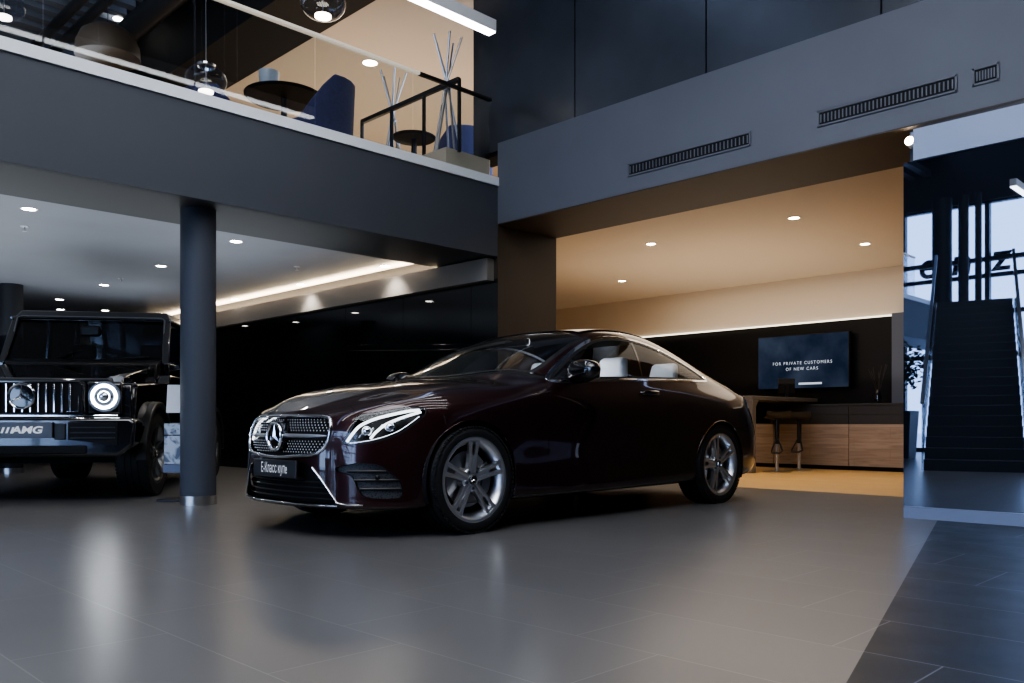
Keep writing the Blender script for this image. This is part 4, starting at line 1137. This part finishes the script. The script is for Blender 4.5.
    for k in range(4):
        x = -.165+k*.038; st = len(mb.v)
        mb.add([(x,-.8365,.607),(x+.018,-.8365,.607),(x+.036,-.8365,.657),(x+.018,-.8365,.657)], [(0,1,2,3)])
    mb.build('plate_stripes', M['letter_white'], pl, smooth=0)
    # chassis and wheels
    MB().box(-.75, .75, -.35, 3.4, .38, .52).bar((-.7,0,.38),(.7,0,.38),.12).bar((-.7,2.89,.38),(.7,2.89,.38),.12).build('chassis', M['black_matt'], t)
    first = None
    for x, y in ((.80, 0), (.80, 2.89), (-.80, 0), (-.80, 2.89)):
        if first is None:
            wh = make_wheel(t, R=.40, W=.29, rim=.285); first = wh
            for ch in wh.children:
                if ch.name.startswith('spokes') or ch.name.startswith('rim_barrel'):
                    ch.data.materials.clear(); ch.data.materials.append(M['alloy_dark'])
        else: wh = copy_tree(first, t)
        wh.location = (x, y, .40); wh.rotation_euler = (0, 0, PI/2 if x > 0 else -PI/2)
    return t
offroad = make_offroader()
# ================================================================ columns, lamps, vents
def column(c, label, mat=None):
    t = thing('round_column', label, 'column', (c[0], c[1], 0))
    top = 2.507 if c[1] < YB+.98 else 2.62
    MB().lathe([(0,.075),(.145,.075),(.145,top),(0,top)], 48).build('column_shaft', mat or M['column'], t)
    MB().lathe([(0,0),(.149,0),(.149,.078),(0,.078)], 48).build('steel_foot_ring', M['steel'], t)
M['column_shaded'] = pbr('shaded_column_paint', (.014,.016,.021), .6)  # darker copy of the column paint, with the shade put into its colour
column((3.235, 7.02), 'slate blue round column with a brushed steel foot ring beside the parked off-road car')
column((3.43, 13.26), 'round column behind the far left side of the black off-road car', M['column_shaded'])

def downlight(p, label, group, mat, r=.055):
    t = thing('ceiling_downlight', label, 'ceiling light', p, 0, group)
    MB().lathe([(r,-.001),(r+.014,-.006),(r+.018,0),(r+.018,.004),(r,.004)], 32, closed=True).build('lamp_rim', M['white'], t)
    MB().lathe([(0,-.002),(r,-.002),(r,.003),(0,.003)], 32).build('lamp_diffuser', mat, t)
low = [(29,209,'nearest the left edge of the picture'), (236,241.5,'just right of the slate blue column, nearest it'), (161,266,'just left of the slate blue column'),
       (104,285,'above the right part of the off-road car'), (59.5,299.5,'above the middle of the off-road car roof'), (301,284.5,'midway between column and cove end'),
       (385,266,'closest to the bright end of the cove light'), (235,299.5,'low beside the column, near the cove light'), (60.5,309.5,'tucked just above the off-road car roof, left one'), (105,310.5,'tucked just above the off-road car roof, right one')]
for px, py, where in low:
    p = on_z(px, py, 2.618); downlight(p, 'round downlight in the grey ceiling, '+where, 'downlights in the grey ceiling under the balcony', M['lamp'])
for px, py, where in ((651,244,'left one of the upper pair'), (622,281,'lowest and furthest left'), (794,218,'brightest one, nearest the viewer'), (865,244,'furthest right')):
    p = on_z(px, py, 2.983); downlight(p, 'round downlight in the warm alcove ceiling, '+where, 'downlights in the warm alcove ceiling', M['lamp_warm'])
    spot('alcove_spot', (p[0], p[1], 2.96), (p[0], p[1], 0), 38, (1.0, .80, .55), 100, .8)
downlight(on_z(370, 63, 5.748), 'round downlight in the pale ceiling of the upper floor', None, M['lamp_warm'], .10)
pv = on_z(118, 19, 6.69); downlight(pv, 'round downlight between the dark ceiling slats of the upper floor', None, M['lamp'], .07)
for i, (px, py) in enumerate(((29,209),(236,241.5),(161,266),(104,285),(301,284.5),(385,266))):
    p = on_z(px, py, 2.59); spot('lower_spot', p, (p[0], p[1], 0), 30, (1.0, .95, .88), 110, .8)
for px, py, lab in ((24.5,226.5,'small ceiling sprinkler near the left edge of the picture'), (120.6,278.5,'small round smoke detector on the grey ceiling left of the column'), (297,266.5,'small ceiling sprinkler right of the column')):
    p = on_z(px, py, 2.62)
    t = thing('ceiling_sprinkler', lab, 'sprinkler', p)
    MB().lathe([(0,-.006),(.035,-.006),(.04,0),(0,0)], 20).build('cover_plate', M['steel'], t)
    MB().cyl((0,0,-.045), .008, .04, n=10).lathe([(0,-.05),(.022,-.048),(.022,-.044),(0,-.044)], 16).build('nozzle', M['steel'], t)
# cove light: strip lying on the bulkhead
tag(MB().box(XB-.06, XB-.02, YB+1.0, 16.0, 2.490, 2.500).build('cove_light_strip', M['led_warm'], None), 'warm light strip glowing along the top of the bulkhead under the balcony', 'light strip')
area('cove_glow', (XB-.10, 11.8, 2.51), (PI, math.radians(25), 0), .12, 8.2, 120, (1.0, .76, .48))
tag(MB().box(12.69, 12.72, 2.5, 13.9, 2.265, 2.285).build('light_strip', emis('strip_alcove', (1.0,.88,.70), 1.5), None), 'thin warm light strip above the black wall of the alcove', 'light strip')

# air vents on the portal front
def vent(p0, p1, lab, n):
    # upper-left and lower-right picture corners on the portal plane
    A = on_x(*p0, XB); B = on_x(*p1, XB)
    y0, y1 = B[1], A[1]; yc = (y0+y1)/2; hw = (y1-y0)/2
    zc = (on_x(p0[0], p0[1], XB)[2]+on_x(p1[0], p1[1], XB)[2])/2
    t = thing('air_vent', lab, 'vent', (XB, yc, zc), 0)
    h = .062
    mb = MB()
    for a0, a1, b0, b1 in ((-hw,hw,h-.016,h),(-hw,hw,-h,-h+.016),(-hw,-hw+.016,-h,h),(hw-.016,hw,-h,h)): mb.box(-.010, 0, a0, a1, b0, b1)
    mb.build('vent_frame', M['portal'], t, bevel=.002)
    MB().box(-.002, -.0005, -hw+.01, hw-.01, -h+.01, h-.01).build('vent_backing', M['black_matt'], t)
    for k in range(n):
        y = -hw+.03+(2*hw-.06)*k/(n-1)
        MB().bar((-.006,y,-h+.03),(-.006,y,h-.03),.010,.005,up=(1,0,0)).build('vent_slat', M['portal'], t)
vent((628,170.5), (751,138.5), 'long narrow air vent on the grey portal, left one above the car', 34)
vent((817.5,118.5), (957.5,84.5), 'long narrow air vent on the grey portal, right one above the alcove', 34)
vent((972.5,77.5), (999.5,71.5), 'short square air vent at the far right of the grey portal', 7)

# little white spotlight under the portal
p = (6.44, 2.385, 2.852)
t = thing('spotlight', 'small white spotlight under the portal beside the mirror wall', 'spotlight', (p[0]+.12, p[1]-.02, 2.852))
MB().cyl((0,0,-.05), .012, .05, n=12).build('spot_stem', M['white'], t)
MB().lathe([(0,-.045),(.035,-.045),(.042,.05),(0,.05)], 20, 'x', (0,0,-.075)).build('spot_head', M['white'], t)
MB().lathe([(0,-.048),(.03,-.048),(.03,-.044),(0,-.044)], 20, 'x', (0,0,-.075)).build('spot_lens', M['lamp_warm'], t)

# ================================================================ linear pendant lamps of the hall
def linear_lamp(x0, x1, y, z, lab, group=None):
    t = thing('linear_pendant', lab, 'pendant light', ((x0+x1)/2, y, z), 0, group)
    L = (x1-x0)/2
    MB().box(-L, L, -.045, .045, .014, .115).build('lamp_housing', M['white'], t, bevel=.004)
    MB().box(-L+.01, L-.01, -.040, .040, 0, .014).build('lamp_diffuser', M['led_white'], t)
    for s in (-1, 1): MB().tube([(s*L*.7,0,.115),(s*L*.7,0,8.0-z)], .003, 5).build('hanging_wire', M['steel'], t)
linear_lamp(-.9, 5.08, 5.314, 4.05, 'long white linear pendant lamp hanging at the top of the picture')
for x0_, x1_, y in ((1.2, 5.08, 4.40), (-5.2, -.65, 3.50), (2.2, 5.08, 3.50), (-1.6, 5.08, 2.60), (-1.6, 5.08, 1.70), (-1.6, 5.08, .80)):
    linear_lamp(x0_, x1_, y, 4.05, 'long white linear pendant lamp hanging over the hall outside the picture', 'linear pendant lamps over the hall')

# ================================================================ balustrade of the balcony
t = thing('glass_balustrade', 'frameless glass balustrade with a handrail along the balcony edge', 'balustrade', (0, YB+.10, 3.362))
H = .875
xs = [-6.0, -4.85, -3.70, -2.57, -1.44, -.31, .82, 1.95, 3.08, 4.21, 5.34, 6.40]
for a, b in zip(xs[:-1], xs[1:]): MB().box(a+.006, b-.006, -.006, .006, 0, H-.02).build('glass_panel', M['rail_glass'], t)
xa = on_y(419, 66, YB+.1)[0]
MB().box(-6, xa, -.025, .025, H-.02, H+.012).build('handrail', pbr('lit_cream_handrail', (.62,.56,.48), .35, emit=(1,.9,.75), estr=.25), t, bevel=.006)  # faint emission puts the lit look into the cream stretch
MB().box(xa, 6.42, -.025, .025, H-.02, H+.012).build('handrail', M['black_metal'], t, bevel=.006)['label'] = 'black end of the handrail'
t = thing('inner_balustrade', 'black railing on the upper floor seen behind the glass', 'balustrade', (6.05, YB+.3, 3.345))
p1 = on_x(468, 75.5, 6.05); p1 = (p1[0], max(p1[1], YB+.2), p1[2]); p2 = on_x(362, 122, 6.05)
MB().bar((0, p1[1]-YB-.3, p1[2]-3.345), (0, p2[1]-YB-.3, p2[2]-3.345), .05, .05).build('handrail', M['black_metal'], t, bevel=.006)
for k in range(4):
    f = k/3; y = (p1[1]*(1-f)+p2[1]*f)-YB-.3
    MB().bar((0, y, .26), (0, y, p1[2]-3.345), .03).build('railing_post', M['black_metal'], t)

# ================================================================ upper floor furniture
M['blue_felt'] = pbr('blue_felt', (0.072, 0.078, 0.185), 0.9, sheen=.3, noise=.12, nscale=30)
ZU = 3.345
def armchair(px, py, Y, rz, lab, wing=True):
    c = on_d(px, py, Y); t = thing('high_back_armchair', lab, 'armchair', (c[0], c[1], ZU), rz, 'blue high-backed armchairs on the upper floor')
    # back: curved shell wrapping round the seat
    n = 15; vs = []; 
    def ring(rad, th, zlo, zhi_f):
        out = []
        for i in range(n):
            a = math.radians(-112+224*i/(n-1)); s = abs(a)/math.radians(112)
            out.append((rad*.90*math.sin(a), rad*math.cos(a), zlo, zhi_f(s)))
        return out
    hi = lambda s: 1.12 if s < .32 else (1.12-(s-.32)/.40*.50 if s < .72 else .64-(s-.72)/.28*.06)
    o = ring(.46, 0, .20, hi); i_ = ring(.40, 0, .20, lambda s: hi(s)-.015)
    vs = []
    for p in o: vs += [(p[0], p[1], p[2]), (p[0]*1.04, p[1]*1.10, p[3])]
    for p in i_: vs += [(p[0], p[1], p[2]), (p[0]*1.03, p[1]*1.08, p[3])]
    fs = []; m = 2*n
    for k in range(n-1):
        a = 2*k
        fs += [(a, a+2, a+3, a+1), (m+a, m+a+1, m+a+3, m+a+2), (a+1, a+3, m+a+3, m+a+1), (a, m+a, m+a+2, a+2)]
    fs += [(0,1,m+1,m), (m-2, 2*m-2, 2*m-1, m-1)]
    MB().add(vs, fs).build('chair_shell', M['blue_felt'], t, bevel=.02, seg=3, smooth=60)
    MB().lathe([(0,.26),(.30,.26),(.335,.30),(.335,.40),(.30,.44),(0,.45)], 32).build('seat_cushion', M['blue_felt'], t, smooth=50)
    for k in range(4):
        a = PI/4+k*PI/2; MB().tube([(.22*math.cos(a),.22*math.sin(a),.28),(.30*math.cos(a),.30*math.sin(a),0)], .014, 8).build('leg', M['black_metal'], t)
    return t
armchair(311, 100, 9.5, math.radians(-152), 'blue high-backed armchair with the tallest back, in the middle of the balcony')
armchair(460, 130, 11.2, math.radians(150), 'blue high-backed armchair behind the coat stand at the right end')
armchair(222, 95, 9.9, math.radians(120), 'blue armchair whose top shows under the clear globe pendant')
armchair(168, 92, 11.2, math.radians(160), 'dim blue armchair low behind the balcony edge, furthest left')
# round black table with a pale lamp vase
def side_table(px, py, Y, lab, r, h):
    c = on_d(px, py, Y); t = thing('round_table', lab, 'table', (c[0], c[1], ZU))
    MB().lathe([(0,h-.03),(r-.02,h-.03),(r,h-.015),(r,h),(0,h)], 40).build('table_top', M['black_matt'], t)
    MB().cyl((0,0,.02), .035, h-.05).build('table_post', M['black_metal'], t)
    MB().lathe([(0,0),(r*.5,0),(r*.5,.012),(.04,.025),(0,.025)], 32).build('table_base', M['black_metal'], t)
    return c
c = side_table(284, 100, 9.9, 'round black table between the blue armchairs on the upper floor', .45, 1.16)
vp = on_d(269, 84, 9.95)
t = thing('pale_vase', 'pale cylindrical vase on the round black table of the upper floor', 'vase', (vp[0], vp[1], ZU+1.16))
MB().lathe([(0,0),(.085,0),(.10,.02),(.115,.26),(.118,.30),(.108,.30),(.09,.03),(0,.025)], 28).build('vase_body', pbr('pale_ceramic', (.62,.68,.72), .3), t, smooth=50)
side_table(414, 135, 10.55, 'round dark table beside the right blue armchair', .27, .90)
# coat stands made of sticks
def coat_stand(px, py, Y, lab, h=1.80):
    c = on_d(px, py, Y); t = thing('coat_stand', lab, 'coat stand', (c[0], c[1], ZU), .4, 'stick coat stands on the upper floor')
    for k in range(5):
        a = 2*PI*k/5+.3; b = a+PI+.35
        MB().tube([(.25*math.cos(a), .25*math.sin(a), 0), (.03*math.cos(a+.8), .03*math.sin(a+.8), h*.66), (.17*math.cos(b), .17*math.sin(b), h)], .013, 8).build('stick', M['steel'], t, smooth=60)
    MB().lathe([(.045,h*.66-.02),(.052,h*.66),(.045,h*.66+.02)], 20).build('binding_ring', M['steel'], t)
coat_stand(447, 100, 9.7, 'pale coat stand of crossed sticks in front of the right blue armchair', 1.75)
coat_stand(393, 100, 10.8, 'pale coat stand of crossed sticks left of the right armchair')
# glass globe pendants
M['globe_glass'] = thin_glass('clear_blue_globe', (.80,.86,.96), 1.5)
M['lamp_soft'] = emis('lamp_soft', (1.0,.86,.68), 7)
def globe(px, py, Y, r, lab):
    c = on_d(px, py, Y); t = thing('globe_pendant', lab, 'pendant light', c, 0, 'clear globe pendants over the upper floor')
    MB().lathe([(r*math.sin(a), -r*.72*math.cos(a)) for a in np.linspace(.25, 2.75, 20)], 36).build('glass_shade', M['globe_glass'], t, smooth=80)
    MB().lathe([(0,-.008),(r*.36,-.008),(r*.36,.012),(0,.012)], 28, c=(0,0,-r*.60)).build('lamp_disc', M['lamp_soft'], t)
    MB().lathe([(r*.40,0),(r*.46,.01),(r*.46,.03),(r*.40,.03)], 28, c=(0,0,r*.62), closed=True).build('shade_ring', M['chrome'], t)
    MB().tube([(0,0,-r*.6),(0,0,7.3-c[2])], .005, 6).build('cable', M['steel'], t)
globe(206, 80, 8.9, .21, 'clear globe pendant lamp hanging low behind the light line')
globe(323, 3, 8.6, .23, 'clear globe pendant lamp cut by the top edge of the picture')
globe(4, 6, 7.0, .16, 'dark glass pendant lamp in the top left corner')
# dark pendant shade and pipes seen through the glass
dp_ = on_d(108, 44, 9.5)
t = thing('dome_pendant', 'large dim brown dome pendant behind the balcony glass', 'pendant light', dp_)
MB().lathe([(.34,-.16),(.33,-.02),(.28,.10),(.18,.17),(.06,.20),(0,.205)], 40).build('dome_shade', pbr('bronze_shade', (.05,.035,.022), .45), t, smooth=70)
MB().tube([(0,0,.20),(0,0,7.3-dp_[2])], .006, 6).build('cable', M['black_metal'], t)
for k, (off, r, lab) in enumerate(((-1.35,.16,'thick dark ventilation duct under the upper floor ceiling'), (-1.9,.07,'thin dark pipe beside the ventilation duct, right one'), (-2.15,.07,'thin dark pipe beside the ventilation duct, left one'))):
    tag(MB().tube([(xw+off, 7.25, 6.25), (xw+off, 16, 6.25)], r, 20).build('ceiling_duct', pbr('duct_dark', (.05,.052,.058), .35, metal=.6), None, smooth=60), lab, 'duct')

# ================================================================ alcove furniture
M['oak_front'] = wood_mat('oak_cabinet_front', (0.27, 0.215, 0.18), (0.33, 0.265, 0.225), (0.19, 0.145, 0.12), along='cab', pw=.16, pl=1.4, rough=.5, coat=0)
M['graphite'] = pbr('graphite_front', (0.018, 0.020, 0.025), .5)
XCAB = 12.4
for y0, lab in ((4.165, 'low oak cabinet at the right end under the display wall'), (5.365, 'low oak cabinet in the middle under the wall display'), (6.565, 'low oak cabinet behind the bar counter'), (7.765, 'low oak cabinet hidden behind the car at the left end')):
    y1 = y0+1.2; t = thing('sideboard_cabinet', lab, 'cabinet', (XCAB, (y0+y1)/2, 0), 0, 'oak and graphite cabinets along the alcove wall')
    MB().box(.02, .33, -.598, .598, .06, .955).build('carcass', M['graphite'], t)
    MB().box(.05, .33, -.60, .60, 0, .06).build('plinth', M['black_matt'], t)
    MB().box(0, .02, -.597, .597, .065, .682).build('door', M['oak_front'], t, bevel=.002)
    for z0, z1 in ((.686,.82),(.824,.955)): MB().box(0, .02, -.597, .597, z0, z1).build('drawer', M['graphite'], t, bevel=.002)
tag(MB().box(XCAB-.01, XCAB+.34, 4.165, 8.965, .955, .985).build('worktop', M['graphite'], None, bevel=.003), 'long dark worktop over the oak cabinets', 'worktop')
# wall display
P0 = on_x(758, 339, 12.72); P1 = on_x(848, 387.5, 12.72)
yc, hw = (P0[1]+P1[1])/2, (P0[1]-P1[1])/2; z0, z1 = 1.255, 2.09
t = thing('wall_display', 'large wall display showing white capitals on dark blue', 'display', (12.80, yc, (z0+z1)/2))
MB().box(-.06, .02, -hw-.012, hw+.012, -(z1-z0)/2-.012, (z1-z0)/2+.012).build('display_case', M['black_matt'], t, bevel=.005)
sm, nt, out = new_mat('display_picture')
e_ = nt.nodes.new('ShaderNodeEmission'); tcn = nt.nodes.new('ShaderNodeTexCoord'); nz = nt.nodes.new('ShaderNodeTexNoise'); nz.inputs['Scale'].default_value = 2.2; nz.inputs['Detail'].default_value = 3
rr = nt.nodes.new('ShaderNodeValToRGB'); rr.color_ramp.elements[0].position = .35; rr.color_ramp.elements[1].position = .8
rr.color_ramp.elements[0].color = (.018,.030,.062,1); rr.color_ramp.elements[1].color = (.075,.10,.16,1)
nt.links.new(tcn.outputs['Object'], nz.inputs['Vector']); nt.links.new(nz.outputs['Fac'], rr.inputs['Fac']); nt.links.new(rr.outputs[0], e_.inputs['Color'])
e_.inputs['Strength'].default_value = .34; nt.links.new(e_.outputs[0], out.inputs['Surface'])
MB().box(-.064, -.060, -hw, hw, -(z1-z0)/2, (z1-z0)/2).build('screen', sm, t)
SMX = lambda y, z: Matrix.Translation((-.066, y, z)) @ Matrix(((0,0,-1,0),(-1,0,0,0),(0,1,0,0),(0,0,0,1)))
wt = emis('screen_lettering', (.85,.90,1.0), .5)
text_mb('FOR PRIVATE CUSTOMERS', .068, SMX(0, -.022), .95, spacing=1.35).build('screen_text', wt, t, smooth=0)
text_mb('OF NEW CARS', .068, SMX(0, -.115), .95, spacing=1.35).build('screen_text', wt, t, smooth=0)
MB().box(-.0665, -.0655, -.33, .05, -.365, -.335).build('screen_bar', wt, t)
# bar counter
XA = 10.70; yA, yB2 = 5.98, 6.66
t = thing('bar_counter', 'grey bar counter with a full-height end panel and open underside', 'counter', (XA, (yA+yB2)/2, 0))
gm = pbr('taupe_counter', (.13,.115,.105), .45)
MB().box(0, XCAB-XA+.30, -.34, .34, 1.02, 1.08).build('counter_top', gm, t, bevel=.006)
MB().prism([(0,0),(.10,0),(.10,.93),(.19,1.02),(0,1.02)], (-.34,.34), 'y').build('end_panel', gm, t, bevel=.006)
MB().box(.10, XCAB-XA-.03, .28, .30, .70, 1.02).build('modesty_panel', M['black_matt'], t)
# small black screen on the counter
lp = on_d(790, 397, 12.6)
t = thing('desk_monitor', 'small black monitor seen from behind on the bar counter', 'monitor', (12.15, 6.22, 1.08), math.radians(-42))
MB().box(-.13, .13, -.012, .012, .07, .30).build('monitor_panel', M['black_matt'], t, bevel=.006)
MB().box(-.025, .025, -.03, -.012, .01, .2).build('monitor_arm', M['black_metal'], t)
MB().box(-.11, .11, -.09, .07, 0, .012).build('monitor_foot', M['black_metal'], t, bevel=.004)
# bar stools
def stool(x, y, rz, lab):
    t = thing('bar_stool', lab, 'bar stool', (x, y, 0), rz, 'black bar stools at the counter')
    MB().lathe([(0,0),(.20,0),(.205,.008),(.06,.022),(.03,.04),(0,.04)], 36).build('base_plate', M['steel'], t, smooth=40)
    MB().cyl((0,0,.03), .026, .38).build('chrome_post', M['steel'], t)
    MB().cyl((0,0,.40), .034, .36).build('gas_lift_sleeve', M['black_metal'], t)
    MB().tube([(0,0,.50),(-.10,-.03,.40),(-.20,-.05,.30),(-.26,.0,.275),(-.27,.10,.28)], .014, 8).tube([(0,0,.50),(-.10,.05,.40),(-.20,.10,.30),(-.27,.10,.28)], .012, 8).build('foot_rest', M['black_metal'], t, smooth=60)
    mb = MB(); n = 9; vs = []
    prof = [(-.20,.86),(-.17,.80),(-.10,.775),(.05,.77),(.16,.785),(.21,.80)]
    for lay in (0, -.022):
        for (a, z) in prof:
            for j in range(n):
                b = -.19+.38*j/(n-1); vs.append((a, b*(1-.15*abs(a)/.2), z+lay+.020*(b/.19)**2))
    fs = []; m = len(prof)*n
    for i in range(len(prof)-1):
        for j in range(n-1):
            q = i*n+j; fs += [(q, q+1, q+n+1, q+n), (m+q, m+q+n, m+q+n+1, m+q+1)]
    for j in range(n-1): fs += [(j, m+j, m+j+1, j+1), (m-n+j, m-n+j+1, 2*m-n+j+1, 2*m-n+j)]
    for i in range(len(prof)-1): fs += [(i*n, (i+1)*n, m+(i+1)*n, m+i*n), (i*n+n-1, m+i*n+n-1, m+(i+1)*n+n-1, (i+1)*n+n-1)]
    mb.add(vs, fs).build('seat', M['trim_black'], t, smooth=60)
stool(11.30, 5.93, math.radians(35), 'black bar stool nearest the car at the bar counter')
stool(11.92, 5.90, math.radians(25), 'black bar stool further right at the bar counter, nearest the cabinets')
# dried twigs in a slim vase
t = thing('twig_vase', 'dark vase with bare crossed twigs on the worktop right of the display', 'vase', (12.56, 5.0, .985))
MB().lathe([(0,0),(.04,0),(.055,.08),(.035,.17),(.03,.20),(.025,.20),(.03,.165),(0,.02)], 20).build('vase_body', M['car_black'], t, smooth=60)
for k in range(7):
    a = k*.9; MB().tube([(0,0,.05),(.05*math.cos(a),.05*math.sin(a),.28),(.13*math.cos(a+.3),.13*math.sin(a+.3),.46+.02*k)], .0045, 5).build('twig', M['trim_black'], t, smooth=60)

# ================================================================ info stand by the off-road car
ip_ = on_d(184, 490, 7.62)
t = thing('info_stand', 'info stand with white sheet and car photos between off-road car and column', 'display stand', (ip_[0], ip_[1], 0), math.radians(-45))
MB().box(-.20, .20, -.12, .12, 0, .02).build('stand_base', M['black_metal'], t, bevel=.004)
MB().box(-.03, .03, -.02, .02, .02, 1.05).build('stand_post', M['black_metal'], t)
M['sheet'] = pbr('white_sheet', (.70,.73,.78), .5)
MB().hexa([(-.14,-.05,.785),(.14,-.05,.785),(.14,-.04,.785),(-.14,-.04,.785)], [(-.14,-.02,1.035),(.14,-.02,1.035),(.14,-.01,1.035),(-.14,-.01,1.035)]).build('info_sheet', M['sheet'], t)
pm, nt, out = new_mat('photo_panel')
b_ = nt.nodes.new('ShaderNodeBsdfPrincipled'); tcn = nt.nodes.new('ShaderNodeTexCoord'); nz = nt.nodes.new('ShaderNodeTexNoise'); nz.inputs['Scale'].default_value = 9; nz.inputs['Detail'].default_value = 2; nz.inputs['Distortion'].default_value = 1.5
rr = nt.nodes.new('ShaderNodeValToRGB'); rr.color_ramp.elements[0].position = .42; rr.color_ramp.elements[1].position = .56
rr.color_ramp.elements[0].color = (.10,.13,.20,1); rr.color_ramp.elements[1].color = (.50,.56,.66,1)
nt.links.new(tcn.outputs['Object'], nz.inputs['Vector']); nt.links.new(nz.outputs['Fac'], rr.inputs['Fac']); nt.links.new(rr.outputs[0], b_.inputs['Base Color']); b_.inputs['Roughness'].default_value = .4; nt.links.new(b_.outputs[0], out.inputs['Surface'])
MB().box(-.16, .16, -.045, -.03, .59, .69).build('photo_strip', pm, t)
MB().box(-.16, .16, -.045, -.03, .33, .58).build('photo_panel', pm, t)
MB().box(-.17, .17, -.05, -.03, .25, .325).build('leaflet_tray', pbr('blue_tray', (.12,.15,.24), .4), t, bevel=.004)

# ================================================================ what the mirror wall reflects: stairs, entrance front, plant
t = thing('staircase', 'dark open staircase with glass sides reflected in the mirror wall', 'staircase', (-.44, 3.95, 0), math.radians(180-16.4))
M['stair'] = pbr('dark_stair', (.030,.034,.042), .45)
ns = 19; rise = 3.10/ns; run = .275
for k in range(ns):
    MB().box(k*run, (k+1)*run+.03, -.65, .65, k*rise, (k+1)*rise).build('step', M['stair'], t, bevel=.004)
for s in (-1, 1):
    L = ns*run
    MB().hexa([(0,s*.67-.006,.0),(L,s*.67-.006,3.1),(L,s*.67+.006,3.1),(0,s*.67+.006,.0)], [(0,s*.67-.006,1.0),(L,s*.67-.006,4.05),(L,s*.67+.006,4.05),(0,s*.67+.006,1.0)]).build('glass_side', M['rail_glass'], t)
    MB().bar((0,s*.67,1.0),(L,s*.67,4.07),.05,.05).build('handrail', M['steel'], t)
for y, r_, lab in ((6.89, .21, 'thick dark column at the entrance front, reflected left of the stairs'), (6.43, .11, 'slim dark column at the entrance front, reflected beside the thick one'), (6.12, .07, 'thinnest blue-grey column at the entrance front, seen in the mirror wall')):
    tag(MB().cyl((XF+.9, y, 0), r_, 5.9).build('facade_column', M['dark_wall'], None), lab, 'column')
# sign letters standing on the outside ledge, read from the street
LM = Matrix.Translation((XF-.5, 6.05, 4.62)) @ Matrix(((0,0,-1,0),(-1,0,0,0),(0,1,0,0),(0,0,0,1)))
for ch_, dy in (('B', 2.55), ('e', 1.65), ('n', .87), ('z', 0)):
    o = text_mb(ch_, .95, Matrix.Translation((0, dy, 0)) @ LM, 1.0, shear=.12, extrude=.03, bold=.01).build('sign_letter', M['black_matt'], None, smooth=0)
    tag(o, 'dark outdoor sign letter %s seen from behind through the entrance front' % ch_, 'sign letter', 'roof sign letters outside')
tag(MB().box(XF-.55, XF-.45, 2, 9, 4.18, 4.28).build('sign_ledge', M['black_metal'], None), 'dark steel ledge carrying the outdoor sign letters', 'ledge')
t = thing('potted_tree', 'small leafy tree in a dark square pot reflected in the mirror wall', 'potted plant', (-4.75, 6.55, 0))
MB().hexa([(-.20,-.20,0),(.20,-.20,0),(.20,.20,0),(-.20,.20,0)], [(-.25,-.25,.95),(.25,-.25,.95),(.25,.25,.95),(-.25,.25,.95)]).build('plant_pot', M['graphite'], t, bevel=.01)
MB().tube([(0,0,.9),(.03,.02,1.3),(-.02,.0,1.7)], .025, 8).build('trunk', pbr('bark', (.07,.05,.035), .8), t)
mb = MB(); rnd = random.Random(5)
for k in range(420):
    a, b, r = rnd.uniform(0, 2*PI), rnd.uniform(-1, 1), rnd.uniform(.15, .5)
    c_ = Vector((r*math.cos(a)*math.sqrt(1-b*b), r*math.sin(a)*math.sqrt(1-b*b), 1.85+r*b*1.15))
    d = Vector((rnd.uniform(-1,1), rnd.uniform(-1,1), rnd.uniform(-.6,.6))).normalized()*.075; e2 = d.orthogonal().normalized()*.028
    mb.add([c_-d, c_+e2, c_+d, c_-e2], [(0,1,2,3)])
mb.build('foliage', pbr('dark_leaves', (.03,.06,.025), .5), t, smooth=0, recalc=False)
